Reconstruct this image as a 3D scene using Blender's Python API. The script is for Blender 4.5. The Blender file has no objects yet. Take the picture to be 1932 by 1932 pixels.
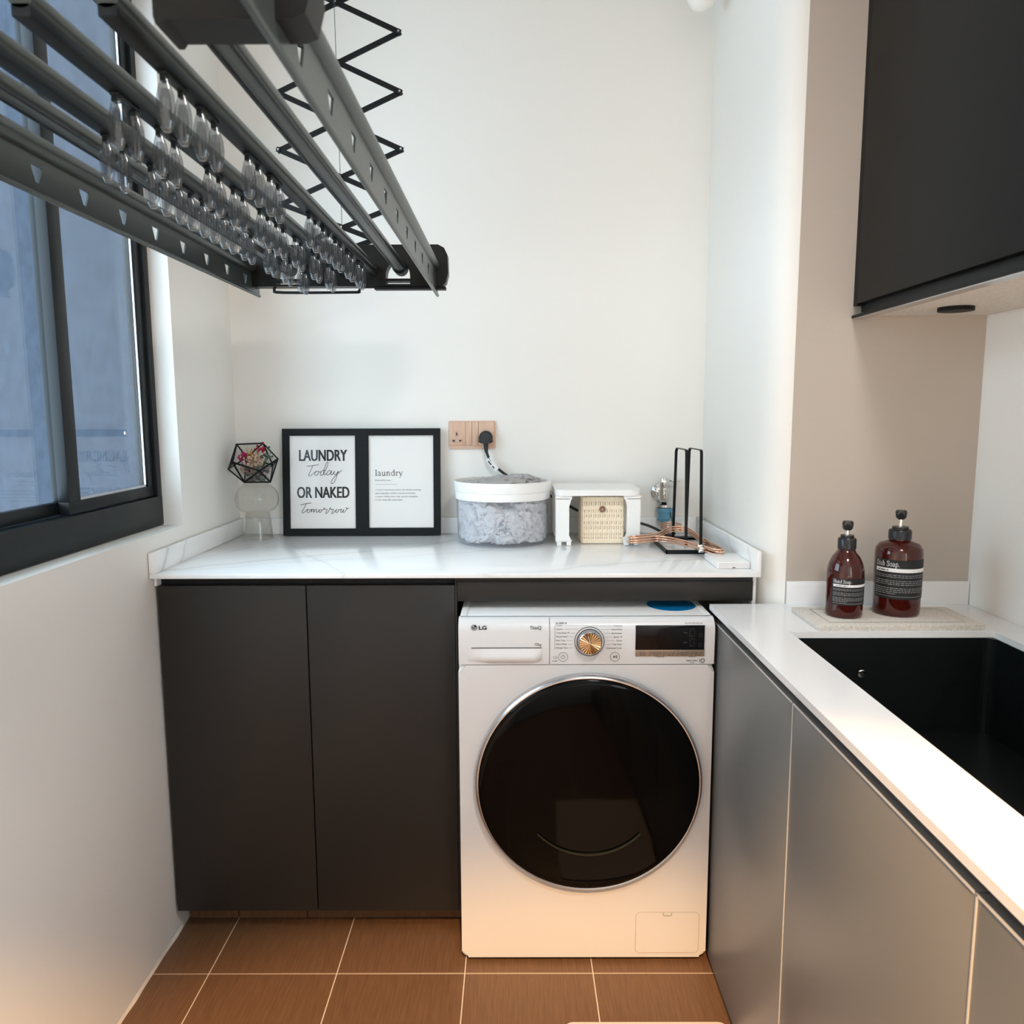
import bpy, bmesh, math, random
from mathutils import Vector, Matrix, noise
random.seed(7)
S = bpy.context.scene
C = S.collection
PI = math.pi

# ------------------------------------------------------------------ camera
TH, YAW, ROLL, HC = math.radians(7.34), math.radians(0.16), math.radians(0.2), 1.335
fwd = Vector((-math.sin(YAW)*math.cos(TH), math.cos(YAW)*math.cos(TH), -math.sin(TH)))
rgt = Vector((math.cos(YAW), math.sin(YAW), 0)); upv = rgt.cross(fwd)
r_ = rgt*math.cos(ROLL) - upv*math.sin(ROLL); u_ = upv*math.cos(ROLL) + rgt*math.sin(ROLL)
cd = bpy.data.cameras.new('camera'); cam = bpy.data.objects.new('camera', cd); C.objects.link(cam)
cam.matrix_world = Matrix(((r_.x, u_.x, -fwd.x, 0), (r_.y, u_.y, -fwd.y, 0), (r_.z, u_.z, -fwd.z, HC), (0, 0, 0, 1)))
cd.sensor_width = 36; cd.lens = 36*1451/1932; cd.clip_start = .05
cd.dof.use_dof = True; cd.dof.focus_distance = 2.0; cd.dof.aperture_fstop = 9
S.camera = cam

# ------------------------------------------------------------------ world, lights, exposure
W = bpy.data.worlds.new('world'); S.world = W; W.use_nodes = True
bg = W.node_tree.nodes['Background']; bg.inputs[0].default_value = (.70, .86, 1, 1); bg.inputs[1].default_value = 7.2
S.view_settings.view_transform = 'Standard'; S.view_settings.look = 'None'
S.view_settings.gamma = 1; S.view_settings.use_curve_mapping = False
S.view_settings.exposure = 0.1
try:
    S.cycles.use_denoising = True; S.cycles.use_adaptive_sampling = True; S.cycles.adaptive_threshold = .03
    S.cycles.max_bounces = 9; S.cycles.diffuse_bounces = 6; S.cycles.glossy_bounces = 3; S.cycles.transparent_max_bounces = 16
    S.cycles.caustics_reflective = False; S.cycles.caustics_refractive = False
    S.cycles.sample_clamp_indirect = 6
except Exception: pass
WIN_Y0, WIN_Y1, WIN_Z0, WIN_Z1 = .90, 2.01, 1.045, 2.36
def light(name, kind, loc, rot, energy, col, **k):
    l = bpy.data.lights.new(name, kind); l.energy = energy; l.color = col
    for a, b in k.items(): setattr(l, a, b)
    o = bpy.data.objects.new(name, l); C.objects.link(o); o.location = loc; o.rotation_euler = rot
    return o
# daylight: sky portal in the window opening (guides the world light, emits nothing itself)
pt = light('window_portal', 'AREA', (-.99, (WIN_Y0+WIN_Y1)/2, (WIN_Z0+WIN_Z1)/2), (0, -PI/2, 0), 1, (1, 1, 1), shape='RECTANGLE', size=WIN_Z1-WIN_Z0, size_y=WIN_Y1-WIN_Y0)
try: pt.data.cycles.is_portal = True
except Exception: pass
p2_ = light('fill_opening_portal', 'AREA', (1.19, -.75, 1.46), (0, PI/2, 0), 1, (1, 1, 1), shape='RECTANGLE', size=1.08, size_y=1.5)  # portal for the added, unseen fill opening in the kitchen wall
try: p2_.data.cycles.is_portal = True
except Exception: pass
# warm recessed downlight in the kitchen ceiling behind the photographer
light('downlight_lamp', 'SPOT', (.12, -.55, 2.585), (math.radians(11), 0, 0), 540, (1, .56, .21), spot_size=math.radians(70), spot_blend=.22, shadow_soft_size=.03)
# unseen fill light added to brighten the room
light('room_fill_light', 'AREA', (.52, .15, 2.545), (0, 0, 0), 20, (1, .985, .97), shape='DISK', size=.36)

# ------------------------------------------------------------------ materials
def mat(name, col, rough=.5, metal=0, spec=.5, coat=0, nz=None, bump=None, trans=0, alpha=1, ior=1.45, emis=None):
    m = bpy.data.materials.new(name); m.use_nodes = True; t = m.node_tree; b = t.nodes['Principled BSDF']
    b.inputs['Base Color'].default_value = (*col, 1); b.inputs['Roughness'].default_value = rough
    b.inputs['Metallic'].default_value = metal; b.inputs['Specular IOR Level'].default_value = spec
    b.inputs['Coat Weight'].default_value = coat; b.inputs['Coat Roughness'].default_value = .08
    b.inputs['Transmission Weight'].default_value = trans; b.inputs['IOR'].default_value = ior
    b.inputs['Alpha'].default_value = alpha
    tc = t.nodes.new('ShaderNodeTexCoord')
    def tex(scale, stretch=(1, 1, 1), det=4):
        mp = t.nodes.new('ShaderNodeMapping'); mp.inputs['Scale'].default_value = stretch
        t.links.new(tc.outputs['Object'], mp.inputs[0])
        n = t.nodes.new('ShaderNodeTexNoise'); n.inputs['Scale'].default_value = scale; n.inputs['Detail'].default_value = det
        t.links.new(mp.outputs[0], n.inputs['Vector']); return n
    if nz:                                       # colour variation: (scale, stretch, second colour[, lo, hi])
        n = tex(nz[0], nz[1]); r = t.nodes.new('ShaderNodeValToRGB')
        r.color_ramp.elements[0].position = nz[3] if len(nz) > 3 else .35; r.color_ramp.elements[1].position = nz[4] if len(nz) > 4 else .65
        r.color_ramp.elements[0].color = (*nz[2], 1); r.color_ramp.elements[1].color = (*col, 1)
        t.links.new(n.outputs['Fac'], r.inputs[0]); t.links.new(r.outputs[0], b.inputs['Base Color'])
    if bump:                                     # (scale, stretch, strength, distance)
        n = tex(bump[0], bump[1], 6); bp = t.nodes.new('ShaderNodeBump'); bp.inputs['Strength'].default_value = bump[2]; bp.inputs['Distance'].default_value = bump[3]
        t.links.new(n.outputs['Fac'], bp.inputs['Height']); t.links.new(bp.outputs[0], b.inputs['Normal'])
    return m
def clearmat(name, tint, gloss=.05, fac=1.0, body=None, bodyw=0):
    """thin clear sheet: tinted see-through + fresnel gloss (+ a share of diffuse body)"""
    m = bpy.data.materials.new(name); m.use_nodes = True; t = m.node_tree
    for n in list(t.nodes): t.nodes.remove(n)
    out = t.nodes.new('ShaderNodeOutputMaterial'); tr = t.nodes.new('ShaderNodeBsdfTransparent'); tr.inputs[0].default_value = (*tint, 1)
    gl = t.nodes.new('ShaderNodeBsdfGlossy'); gl.inputs['Roughness'].default_value = gloss
    fr = t.nodes.new('ShaderNodeLayerWeight'); fr.inputs[0].default_value = .5
    pw = t.nodes.new('ShaderNodeMath'); pw.operation = 'POWER'; pw.inputs[1].default_value = 4.0; t.links.new(fr.outputs['Facing'], pw.inputs[0])
    mu = t.nodes.new('ShaderNodeMath'); mu.operation = 'MULTIPLY_ADD'; mu.inputs[1].default_value = .7*fac; mu.inputs[2].default_value = .035*fac; t.links.new(pw.outputs[0], mu.inputs[0]); mu.use_clamp = True
    src = tr
    if body:
        d = t.nodes.new('ShaderNodeBsdfTranslucent'); d.inputs[0].default_value = (*body, 1)
        d2 = t.nodes.new('ShaderNodeBsdfDiffuse'); d2.inputs[0].default_value = (*body, 1)
        a = t.nodes.new('ShaderNodeMixShader'); a.inputs[0].default_value = .5; t.links.new(d.outputs[0], a.inputs[1]); t.links.new(d2.outputs[0], a.inputs[2])
        x = t.nodes.new('ShaderNodeMixShader'); x.inputs[0].default_value = bodyw; t.links.new(tr.outputs[0], x.inputs[1]); t.links.new(a.outputs[0], x.inputs[2]); src = x
    mx = t.nodes.new('ShaderNodeMixShader'); t.links.new(mu.outputs[0], mx.inputs[0]); t.links.new(src.outputs[0], mx.inputs[1]); t.links.new(gl.outputs[0], mx.inputs[2])
    t.links.new(mx.outputs[0], out.inputs[0]); return m
def marble(name):
    m = mat(name, (.86, .86, .85), .14, spec=.5); t = m.node_tree; b = t.nodes['Principled BSDF']
    tc = t.nodes.new('ShaderNodeTexCoord'); sp = t.nodes.new('ShaderNodeSeparateXYZ'); t.links.new(tc.outputs['Object'], sp.inputs[0])
    n = t.nodes.new('ShaderNodeTexNoise'); n.inputs['Scale'].default_value = 5; n.inputs['Detail'].default_value = 6; t.links.new(tc.outputs['Object'], n.inputs['Vector'])
    n2 = t.nodes.new('ShaderNodeTexNoise'); n2.inputs['Scale'].default_value = 3.1; n2.inputs['Detail'].default_value = 3; t.links.new(tc.outputs['Object'], n2.inputs['Vector'])
    def M(op, a, c=None, d=None):
        x = t.nodes.new('ShaderNodeMath'); x.operation = op
        for i, v in enumerate((a, c, d)):
            if v is None: continue
            if isinstance(v, (int, float)): x.inputs[i].default_value = v
            else: t.links.new(v, x.inputs[i])
        return x.outputs[0]
    wob = M('MULTIPLY', M('SUBTRACT', n.outputs['Fac'], .5), .13)
    hz = M('ADD', sp.outputs['Z'], 0)
    total = None
    for k, c, w, s in ((.62, 2.375, .009, .55), (.36, 2.142, .006, .30), (.33, 1.812, .010, .42), (-1.6, 1.15, .008, .35), (.55, 2.72, .006, .3), (2.4, 4.0, .006, .45), (-2.2, 3.1, .007, .4)):
        yz = M('SUBTRACT', sp.outputs['Y'], M('MULTIPLY', M('SUBTRACT', hz, .955), .9))
        d = M('ABSOLUTE', M('ADD', M('SUBTRACT', yz, M('MULTIPLY_ADD', sp.outputs['X'], k, c)), wob))
        v = M('MAXIMUM', M('SUBTRACT', 1.0, M('DIVIDE', d, w)), 0.0)
        v = M('ADD', M('MULTIPLY', v, s), M('MULTIPLY', M('MAXIMUM', M('SUBTRACT', 1.0, M('DIVIDE', d, w*6)), 0.0), s*.22))
        v = M('MULTIPLY', v, M('MULTIPLY', n2.outputs['Fac'], 1.3))
        total = v if total is None else M('ADD', total, v)
    mx = t.nodes.new('ShaderNodeMixRGB'); mx.inputs[1].default_value = (.86, .86, .85, 1); mx.inputs[2].default_value = (.40, .38, .35, 1)
    t.links.new(M('MINIMUM', total, 1.0), mx.inputs[0]); t.links.new(mx.outputs[0], b.inputs['Base Color']); return m
M_ = dict(
 wall=mat('wall_paint', (.82, .80, .755), .75, spec=.25, bump=(9, (1, 1, .6), .12, .01)),
 beige=mat('kitchen_beige_paint', (.50, .445, .39), .75, spec=.25, bump=(9, (1, 1, .6), .12, .01)),
 facade=mat('blue_grey_facade', (.030, .040, .060), .8, nz=(60, (1, 1, .5), (.022, .029, .044))),
 ceil=mat('ceiling_paint', (.84, .83, .81), .8),
 marble=marble('marble_slab'),
 quartz=mat('white_quartz', (.84, .84, .84), .16, nz=(2.2, (1, 1, 1), (.74, .74, .735), .30, .42)),
 cab=mat('charcoal_laminate', (.024, .0215, .0195), .42, spec=.3),
 cabblack=mat('black_laminate', (.009, .0088, .0078), .5, spec=.25),
 edge=mat('edge_highlight', (.62, .61, .59), .4),  # pale colour for highlights painted along the door edges
 cab_lit=mat('window_lit_laminate', (.17, .17, .165), .36, spec=.6),  # dark laminate lightened to paint in window light on the kitchen doors
 dark=mat('dark_channel', (.012, .0125, .013), .45, spec=.3),
 white=mat('white_enamel', (.70, .69, .685), .28, spec=.5),
 plastic=mat('white_plastic', (.84, .83, .81), .35),
 silver=mat('satin_silver', (.62, .62, .64), .25, metal=1),
 chrome=mat('chrome', (.80, .79, .77), .08, metal=1),
 bronze=mat('brushed_bronze', (.50, .32, .17), .22, metal=1),
 rose=mat('rose_gold_wire', (.86, .52, .36), .16, metal=1),
 blackglass=mat('black_door_glass', (.002, .002, .002), .06, spec=.16),
 display=mat('black_display', (.004, .004, .005), .12),
 black=mat('black_satin', (.008, .009, .0095), .5, spec=.2),
 blackmetal=mat('black_powder_coat', (.006, .0065, .0065), .45, spec=.22),
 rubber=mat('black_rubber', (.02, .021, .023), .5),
 rackmetal=mat('dark_grey_aluminium', (.068, .079, .076), .32, metal=.55),
 racktrack=mat('dark_track', (.010, .014, .016), .4, spec=.3),
 rackplastic=mat('black_housing', (.008, .0075, .0065), .4, spec=.25),
 ink=mat('black_ink', (.02, .02, .022), .7),
 greyink=mat('grey_ink', (.06, .053, .05), .7),
 whiteink=mat('white_ink', (.82, .82, .82), .6),
 fineink=mat('grey_fine_print', (.30, .30, .30), .6),
 paper=mat('print_paper', (.84, .815, .78), .6),
 tile=mat('brown_floor_tile', (.160, .083, .041), .42, nz=(26, (9, .5, 1), (.112, .058, .029), .3, .7), bump=(60, (6, .5, 1), .12, .002)),
 grout=mat('cream_grout', (.62, .52, .42), .8),
 winframe=mat('black_window_frame', (.009, .011, .0125), .4, spec=.3),
 caulk=mat('pale_caulk', (.72, .66, .58), .7),
 frost=clearmat('frosted_pane', (.02, .022, .026), .3, .5, (.42, .48, .60), .97),
 clearglass=clearmat('clear_pane', (.93, .96, .97), .02, .8),
 picglass=clearmat('picture_glass', (.985, .985, .985), .05, .28),
 vaseglass=clearmat('ribbed_glass', (.93, .93, .92), .06, .75),
 terglass=clearmat('terrarium_glass', (.88, .88, .87), .04, 1.0),
 clip=clearmat('smoky_clear_plastic', (.74, .75, .76), .08, 1.5, (.45, .46, .47), .08),
 tub=clearmat('translucent_tub', (.94, .945, .955), .15, .6, (.92, .93, .95), .11),
 cloth=mat('grey_cotton', (.42, .405, .39), .9, spec=.1, bump=(240, (1, 1, 1), .1, .001)),
 clothlight=mat('light_grey_cotton', (.74, .735, .75), .9, spec=.1),
 clothtag=mat('cream_cloth_tag', (.72, .55, .40), .8),
 wicker=mat('cream_wicker', (.86, .74, .57), .6),
 wickerin=mat('wicker_gap', (.42, .30, .19), .8),
 wood=mat('brown_wood_button', (.23, .12, .07), .5),
 socket=mat('rose_wood_socket', (.66, .45, .33), .4, metal=.15, nz=(60, (14, 1, .3), (.56, .37, .27))),
 amber=mat('amber_bottle', (.055, .006, .004), .07, spec=.5, coat=.3, trans=.12),
 label=mat('black_label', (.012, .012, .013), .5),
 pump=mat('black_pump', (.013, .014, .016), .3),
 stone=mat('pale_travertine', (.70, .66, .60), .7, nz=(240, (1, 1, 1), (.58, .53, .47), .35, .6), bump=(70, (1, 1, 1), .3, .002)),
 blue=mat('blue_plastic', (.13, .33, .47), .4),
 sticker=mat('blue_sticker', (.0, .19, .45), .3),
 hose=mat('grey_hose', (.55, .53, .49), .5),
 mat=mat('pink_mat', (.60, .50, .45), .9, bump=(150, (1, 1, 1), .3, .002)),
 sinkblack=mat('black_sink', (.006, .007, .007), .3),
 bulb=mat('opal_glass', (.85, .84, .80), .3),
 soil=mat('dark_pebbles', (.10, .09, .085), .6, nz=(90, (1, 1, 1), (.35, .33, .31))),
 pink=mat('magenta_petals', (.42, .02, .10), .8), yellow=mat('ochre_petals', (.50, .27, .05), .8),
 dried=mat('dried_beige_flowers', (.50, .36, .25), .8), green=mat('dusty_green_leaves', (.07, .13, .09), .8), red=mat('crimson_petals', (.33, .01, .03), .8),
)

# ------------------------------------------------------------------ mesh helpers
def bx(bm, x0, x1, y0, y1, z0, z1, bev=0, seg=2):
    vs = [bm.verts.new(p) for p in ((x0, y0, z0), (x1, y0, z0), (x1, y1, z0), (x0, y1, z0), (x0, y0, z1), (x1, y0, z1), (x1, y1, z1), (x0, y1, z1))]
    fs = [bm.faces.new([vs[i] for i in f]) for f in ((3, 2, 1, 0), (4, 5, 6, 7), (0, 1, 5, 4), (1, 2, 6, 5), (2, 3, 7, 6), (3, 0, 4, 7))]
    if bev:
        es = list({e for f in fs for e in f.edges})
        bmesh.ops.bevel(bm, geom=es, offset=bev, segments=seg, affect='EDGES', profile=.5)
def prism(bm, pts, axis, a, b):
    """extrude 2D polygon pts along axis ('x','y','z') from a to b"""
    def P(p, t):
        return {'x': (t, p[0], p[1]), 'y': (p[0], t, p[1]), 'z': (p[0], p[1], t)}[axis]
    A = [bm.verts.new(P(p, a)) for p in pts]; B = [bm.verts.new(P(p, b)) for p in pts]
    n = len(pts); bm.faces.new(A); bm.faces.new(B[::-1])
    for i in range(n): bm.faces.new((A[i], B[i], B[(i+1) % n], A[(i+1) % n]))
def frames(pts):
    out = []; n = len(pts); T = []
    for i in range(n):
        a = pts[max(i-1, 0)]; b = pts[min(i+1, n-1)]; T.append((b-a).normalized())
    up = Vector((0, 0, 1)) if abs(T[0].z) < .9 else Vector((1, 0, 0))
    nrm = (up - T[0]*up.dot(T[0])).normalized()
    for i in range(n):
        nrm = (nrm - T[i]*nrm.dot(T[i])); nrm = nrm.normalized() if nrm.length > 1e-6 else Vector((1, 0, 0))
        out.append((nrm, T[i].cross(nrm)))
    return out
def tube(bm, pts, r, n=10, closed=False, prof=None, rr=None):
    """sweep a circle (or 2D profile) along points"""
    pts = [Vector(p) for p in pts]
    if closed:
        ext = [pts[-1]] + pts + [pts[0]]; fr = frames(ext)[1:-1]
    else: fr = frames(pts)
    prof = prof or [(math.cos(2*PI*k/n), math.sin(2*PI*k/n)) for k in range(n)]
    n = len(prof); rings = []
    for i, p in enumerate(pts):
        q = rr[i] if rr else r
        rings.append([bm.verts.new(p + fr[i][0]*(a*q) + fr[i][1]*(b*q)) for a, b in prof])
    L = len(pts)
    for i in range(L if closed else L-1):
        A, B = rings[i], rings[(i+1) % L]
        for k in range(n): bm.faces.new((A[k], A[(k+1) % n], B[(k+1) % n], B[k]))
    if not closed: bm.faces.new(rings[0][::-1]); bm.faces.new(rings[-1])
def cyl(bm, p0, p1, r, n=16, r2=None):
    tube(bm, [p0, p1], r, n, rr=[r, r if r2 is None else r2])
def lathe(bm, prof, c=(0, 0, 0), n=32, axis='z', cap0=True, cap1=True, ribs=0, ribd=0):
    rings = []
    for (r, h) in prof:
        ring = []
        for k in range(n):
            a = 2*PI*k/n; q = r*(1 + (ribd if ribs and k % 2 else 0)); x, y = q*math.cos(a), q*math.sin(a)
            v = (x, y, h) if axis == 'z' else ((x, -h, y) if axis == 'y' else (h, x, y))
            ring.append(bm.verts.new((c[0]+v[0], c[1]+v[1], c[2]+v[2])))
        rings.append(ring)
    for A, B in zip(rings, rings[1:]):
        for k in range(n): bm.faces.new((A[k], A[(k+1) % n], B[(k+1) % n], B[k]))
    if cap0: bm.faces.new(rings[0][::-1])
    if cap1: bm.faces.new(rings[-1])
def rrect(x0, x1, y0, y1, r, n=5):
    out = []
    for cx, cy, a0 in ((x1-r, y1-r, 0), (x0+r, y1-r, PI/2), (x0+r, y0+r, PI), (x1-r, y0+r, 1.5*PI)):
        for k in range(n+1):
            a = a0 + PI/2*k/n; out.append((cx+r*math.cos(a), cy+r*math.sin(a)))
    return out
def build(name, fn, m, parent=None, smooth=None, mats=None):
    bm = bmesh.new(); fn(bm) if callable(fn) else None
    bmesh.ops.recalc_face_normals(bm, faces=bm.faces)
    me = bpy.data.meshes.new(name); bm.to_mesh(me); bm.free()
    me.materials.append(M_[m] if isinstance(m, str) else m)
    o = bpy.data.objects.new(name, me); C.objects.link(o); o.parent = parent
    if smooth is not None:
        for p in me.polygons: p.use_smooth = True
        try: me.set_sharp_from_angle(angle=math.radians(smooth))
        except Exception: pass
    return o
def box(name, d, m, parent=None, bev=0, seg=2):
    return build(name, lambda b: bx(b, *d, bev, seg), m, parent, 40 if bev else None)
def tag(o, label=None, cat=None, group=None, kind=None):
    if label: o['label'] = label
    if cat: o['category'] = cat
    if group: o['group'] = group
    if kind: o['kind'] = kind
    return o
def thing(name, label, cat, loc=(0, 0, 0), group=None, rz=0):
    o = bpy.data.objects.new(name, None); C.objects.link(o); o.location = loc; o.rotation_euler = (0, 0, rz); o.empty_display_size = .05
    return tag(o, label, cat, group)
def copy_tree(o, parent=None):
    c = o.copy(); C.objects.link(c); c.parent = parent
    for ch in list(o.children): copy_tree(ch, c)
    return c
# flat lettering ---------------------------------------------------
_tc = {}
def text_verts(s, bold=0, spacing=1):
    key = (s, bold, spacing)
    if key not in _tc:
        cu = bpy.data.curves.new('lettering_source', 'FONT'); cu.body = s; cu.size = 1; cu.offset = bold; cu.resolution_u = 3; cu.space_character = spacing
        ob = bpy.data.objects.new('lettering_source', cu); C.objects.link(ob)
        dg = bpy.context.evaluated_depsgraph_get(); me = bpy.data.meshes.new_from_object(ob.evaluated_get(dg))
        V = [(v.co.x, v.co.y) for v in me.vertices]; F = [list(p.vertices) for p in me.polygons]
        bpy.data.objects.remove(ob); bpy.data.curves.remove(cu); bpy.data.meshes.remove(me)
        x0 = min([v[0] for v in V] or [0]); x1 = max([v[0] for v in V] or [1]); _tc[key] = (V, F, x0, x1)
    return _tc[key]
def put_text(bm, s, x, z, h, to3d, w=None, align='l', bold=0, xs=1.0):
    """text with cap height h at (x,z); to3d maps plane coords to a point; w fixes the width"""
    V, F, x0, x1 = text_verts(s, bold); k = h/.73
    sx = (w/(x1-x0)) if w else k*xs
    W_ = (x1-x0)*sx; off = {'l': 0, 'c': -W_/2, 'r': -W_}[align]
    vs = [bm.verts.new(to3d(x+off+(a-x0)*sx, z+b*k)) for a, b in V]
    for f in F:
        try: bm.faces.new([vs[i] for i in f])
        except Exception: pass
def stroke(bm, pts, w, to3d):
    pts = [Vector(p) for p in pts]; L = []; R = []; n = len(pts)
    for i in range(n):
        d = (pts[min(i+1, n-1)] - pts[max(i-1, 0)]); d = d.normalized() if d.length else Vector((1, 0)); q = Vector((-d.y, d.x))*(w/2)
        L.append(bm.verts.new(to3d(*(pts[i]+q)))); R.append(bm.verts.new(to3d(*(pts[i]-q))))
    for i in range(n-1): bm.faces.new((L[i], L[i+1], R[i+1], R[i]))
def put_blur(bm, x, z, h, to3d, w, align='l', seed=1):
    """fine print too small to read: a row of word-long dashes"""
    rnd = random.Random(seed); cx = x-(w/2 if align == 'c' else w if align == 'r' else 0); x1 = cx+w
    while cx < x1-h*.4:
        e = min(x1, cx+h*rnd.uniform(1.2, 4.2)); n = 4
        stroke(bm, [(cx+(e-cx)*k/n, z+h*.4) for k in range(n+1)], h*.62, to3d); cx = e+h*.75
def smoothline(p, n=5):
    out = []; p = [Vector(q) for q in p]
    for i in range(len(p)-1):
        a = p[max(i-1, 0)]; b = p[i]; c = p[i+1]; d = p[min(i+2, len(p)-1)]
        for k in range(n):
            t = k/n; out.append(.5*((2*b) + (c-a)*t + (2*a-5*b+4*c-d)*t*t + (3*b-a-3*c+d)*t**3))
    out.append(p[-1]); return out
TT, tt = .085, .04
SERIF = {
 'l': (.28, [([(.14, 0), (.14, .72)], TT), ([(.03, .01), (.25, .01)], tt), ([(.04, .68), (.14, .71)], tt)]),
 'i': (.28, [([(.14, 0), (.14, .46)], TT), ([(.03, .01), (.25, .01)], tt), ([(.04, .43), (.14, .45)], tt), ([(.09, .63), (.19, .63)], .1)]),
 'a': (.46, [([(.08, .36), (.13, .44), (.22, .46), (.30, .40), (.31, .30), (.31, .08), (.36, .01), (.44, .04)], .065), ([(.31, .29), (.18, .24), (.09, .17), (.08, .09), (.14, .01), (.22, .02), (.31, .10)], .055)]),
 'u': (.54, [([(.13, .46), (.13, .13), (.19, .02), (.29, .03), (.40, .11)], .07), ([(.40, .46), (.40, 0)], TT), ([(.04, .45), (.13, .45)], tt), ([(.31, .45), (.40, .45)], tt), ([(.40, .01), (.49, .01)], tt)]),
 'n': (.55, [([(.13, 0), (.13, .46)], TT), ([(.13, .34), (.22, .44), (.33, .45), (.40, .35), (.40, 0)], .07), ([(.03, .01), (.23, .01)], tt), ([(.31, .01), (.50, .01)], tt), ([(.04, .44), (.13, .45)], tt)]),
 'h': (.55, [([(.13, 0), (.13, .72)], TT), ([(.13, .34), (.22, .44), (.33, .45), (.40, .35), (.40, 0)], .07), ([(.03, .01), (.23, .01)], tt), ([(.31, .01), (.50, .01)], tt), ([(.04, .68), (.13, .71)], tt)]),
 'd': (.54, [([(.40, .38), (.28, .46), (.15, .41), (.08, .24), (.13, .06), (.24, .01), (.40, .09)], .06), ([(.40, .72), (.40, 0)], TT), ([(.30, .69), (.40, .71)], tt), ([(.40, .01), (.50, .01)], tt)]),
 'r': (.38, [([(.13, 0), (.13, .46)], TT), ([(.13, .32), (.2, .42), (.31, .44)], .06), ([(.27, .40), (.35, .40)], .08), ([(.03, .01), (.25, .01)], tt), ([(.04, .44), (.13, .45)], tt)]),
 'y': (.50, [([(.08, .45), (.26, .03)], .08), ([(.44, .45), (.24, -.06), (.15, -.19), (.05, -.18)], .045), ([(0, .45), (.17, .45)], tt), ([(.36, .45), (.51, .45)], tt)]),
 'H': (.78, [([(.16, 0), (.16, .7)], .1), ([(.61, 0), (.61, .7)], .1), ([(.16, .36), (.61, .36)], .045), ([(.04, .01), (.28, .01)], tt), ([(.49, .01), (.73, .01)], tt), ([(.04, .69), (.28, .69)], tt), ([(.49, .69), (.73, .69)], tt)]),
 'D': (.72, [([(.17, 0), (.17, .7)], .1), ([(.05, .68), (.38, .68), (.56, .58), (.62, .36), (.56, .12), (.38, .02), (.05, .02)], .065)]),
 'S': (.54, [([(.44, .50), (.42, .62), (.28, .69), (.14, .64), (.10, .52), (.20, .42), (.36, .33), (.44, .20), (.39, .06), (.25, .0), (.10, .06), (.07, .20)], .075)]),
 'o': (.50, [([(.25, .46), (.13, .40), (.07, .23), (.13, .06), (.25, .0), (.37, .06), (.43, .23), (.37, .40), (.25, .46)], .065)]),
 'p': (.54, [([(.13, -.2), (.13, .46)], TT), ([(.13, .36), (.26, .46), (.40, .40), (.46, .23), (.40, .06), (.27, .0), (.13, .08)], .06), ([(.03, -.19), (.25, -.19)], tt)]),
 's': (.40, [([(.32, .36), (.24, .45), (.13, .43), (.09, .34), (.17, .26), (.29, .19), (.33, .10), (.24, .01), (.13, .02), (.07, .13)], .06)]),
 '.': (.24, [([(.07, .05), (.17, .05)], .1)]), ' ': (.26, []),
}
def put_serif(bm, s, x, z, h, w, to3d):
    adv = sum(SERIF[c][0] for c in s); k = h/.72; sx = w/adv; cx = x
    for c in s:
        a, st = SERIF[c]
        for pts, wd in st:
            # scale y by k, x by sx; keep stroke widths in z-units
            stroke(bm, [(cx+p[0]*sx, z+p[1]*k) for p in (smoothline(pts, 3) if len(pts) > 2 else pts)], wd*min(k, sx*1.05)*1.1, to3d)
        cx += a*sx

# ================================================================== the room
XL, YB, ZC = -.875, 2.43, 2.62        # left wall, back wall, ceiling
XK, YF, YR = 1.08, 1.80, -1.75        # kitchen wall, facing kitchen wall, rear wall
struct = lambda o: tag(o, kind='structure')
# floor: grout bed with separate tiles
fl = struct(box('floor', (XL-.1, XK+.1, YR-.1, YB+.1, -.05, -.0015), 'grout'))
TX0, TY0, TP = -.738, 1.691, .308
tile_cache = {}
for ix in range(-1, 6):
    for iy in range(-11, 3):
        x0 = max(TX0+TP*(ix-0)+.0014, XL+.002) if ix >= 0 else XL+.002
        x0 = max(TX0 + TP*ix + .0014, XL+.003); x1 = min(TX0+TP*(ix+1)-.0014, XK-.002)
        y0 = max(TY0 + TP*iy + .0014, YR+.002); y1 = min(TY0+TP*(iy+1)-.0014, YB-.002)
        if x1-x0 < .02 or y1-y0 < .02: continue
        key = (round(x1-x0, 4), round(y1-y0, 4))
        if key not in tile_cache:
            o = build('tile', lambda b: bx(b, 0, x1-x0, 0, y1-y0, -.01, 0, .0009, 1), 'tile', fl); tile_cache[key] = o.data
        else:
            o = bpy.data.objects.new('tile', tile_cache[key]); C.objects.link(o); o.parent = fl
        o.location = (x0, y0, 0)
struct(box('wall_back', (XL-.1, .75, YB, YB+.1, 0, ZC), 'wall'))
def wl(b):
    bx(b, XL-.1, XL, YR, YB, 0, WIN_Z0); bx(b, XL-.1, XL, YR, YB, WIN_Z1, ZC)
    bx(b, XL-.1, XL, WIN_Y1, YB, WIN_Z0, WIN_Z1); bx(b, XL-.1, XL, YR, WIN_Y0, WIN_Z0, WIN_Z1)
struct(build('wall_left', wl, 'wall'))
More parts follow.
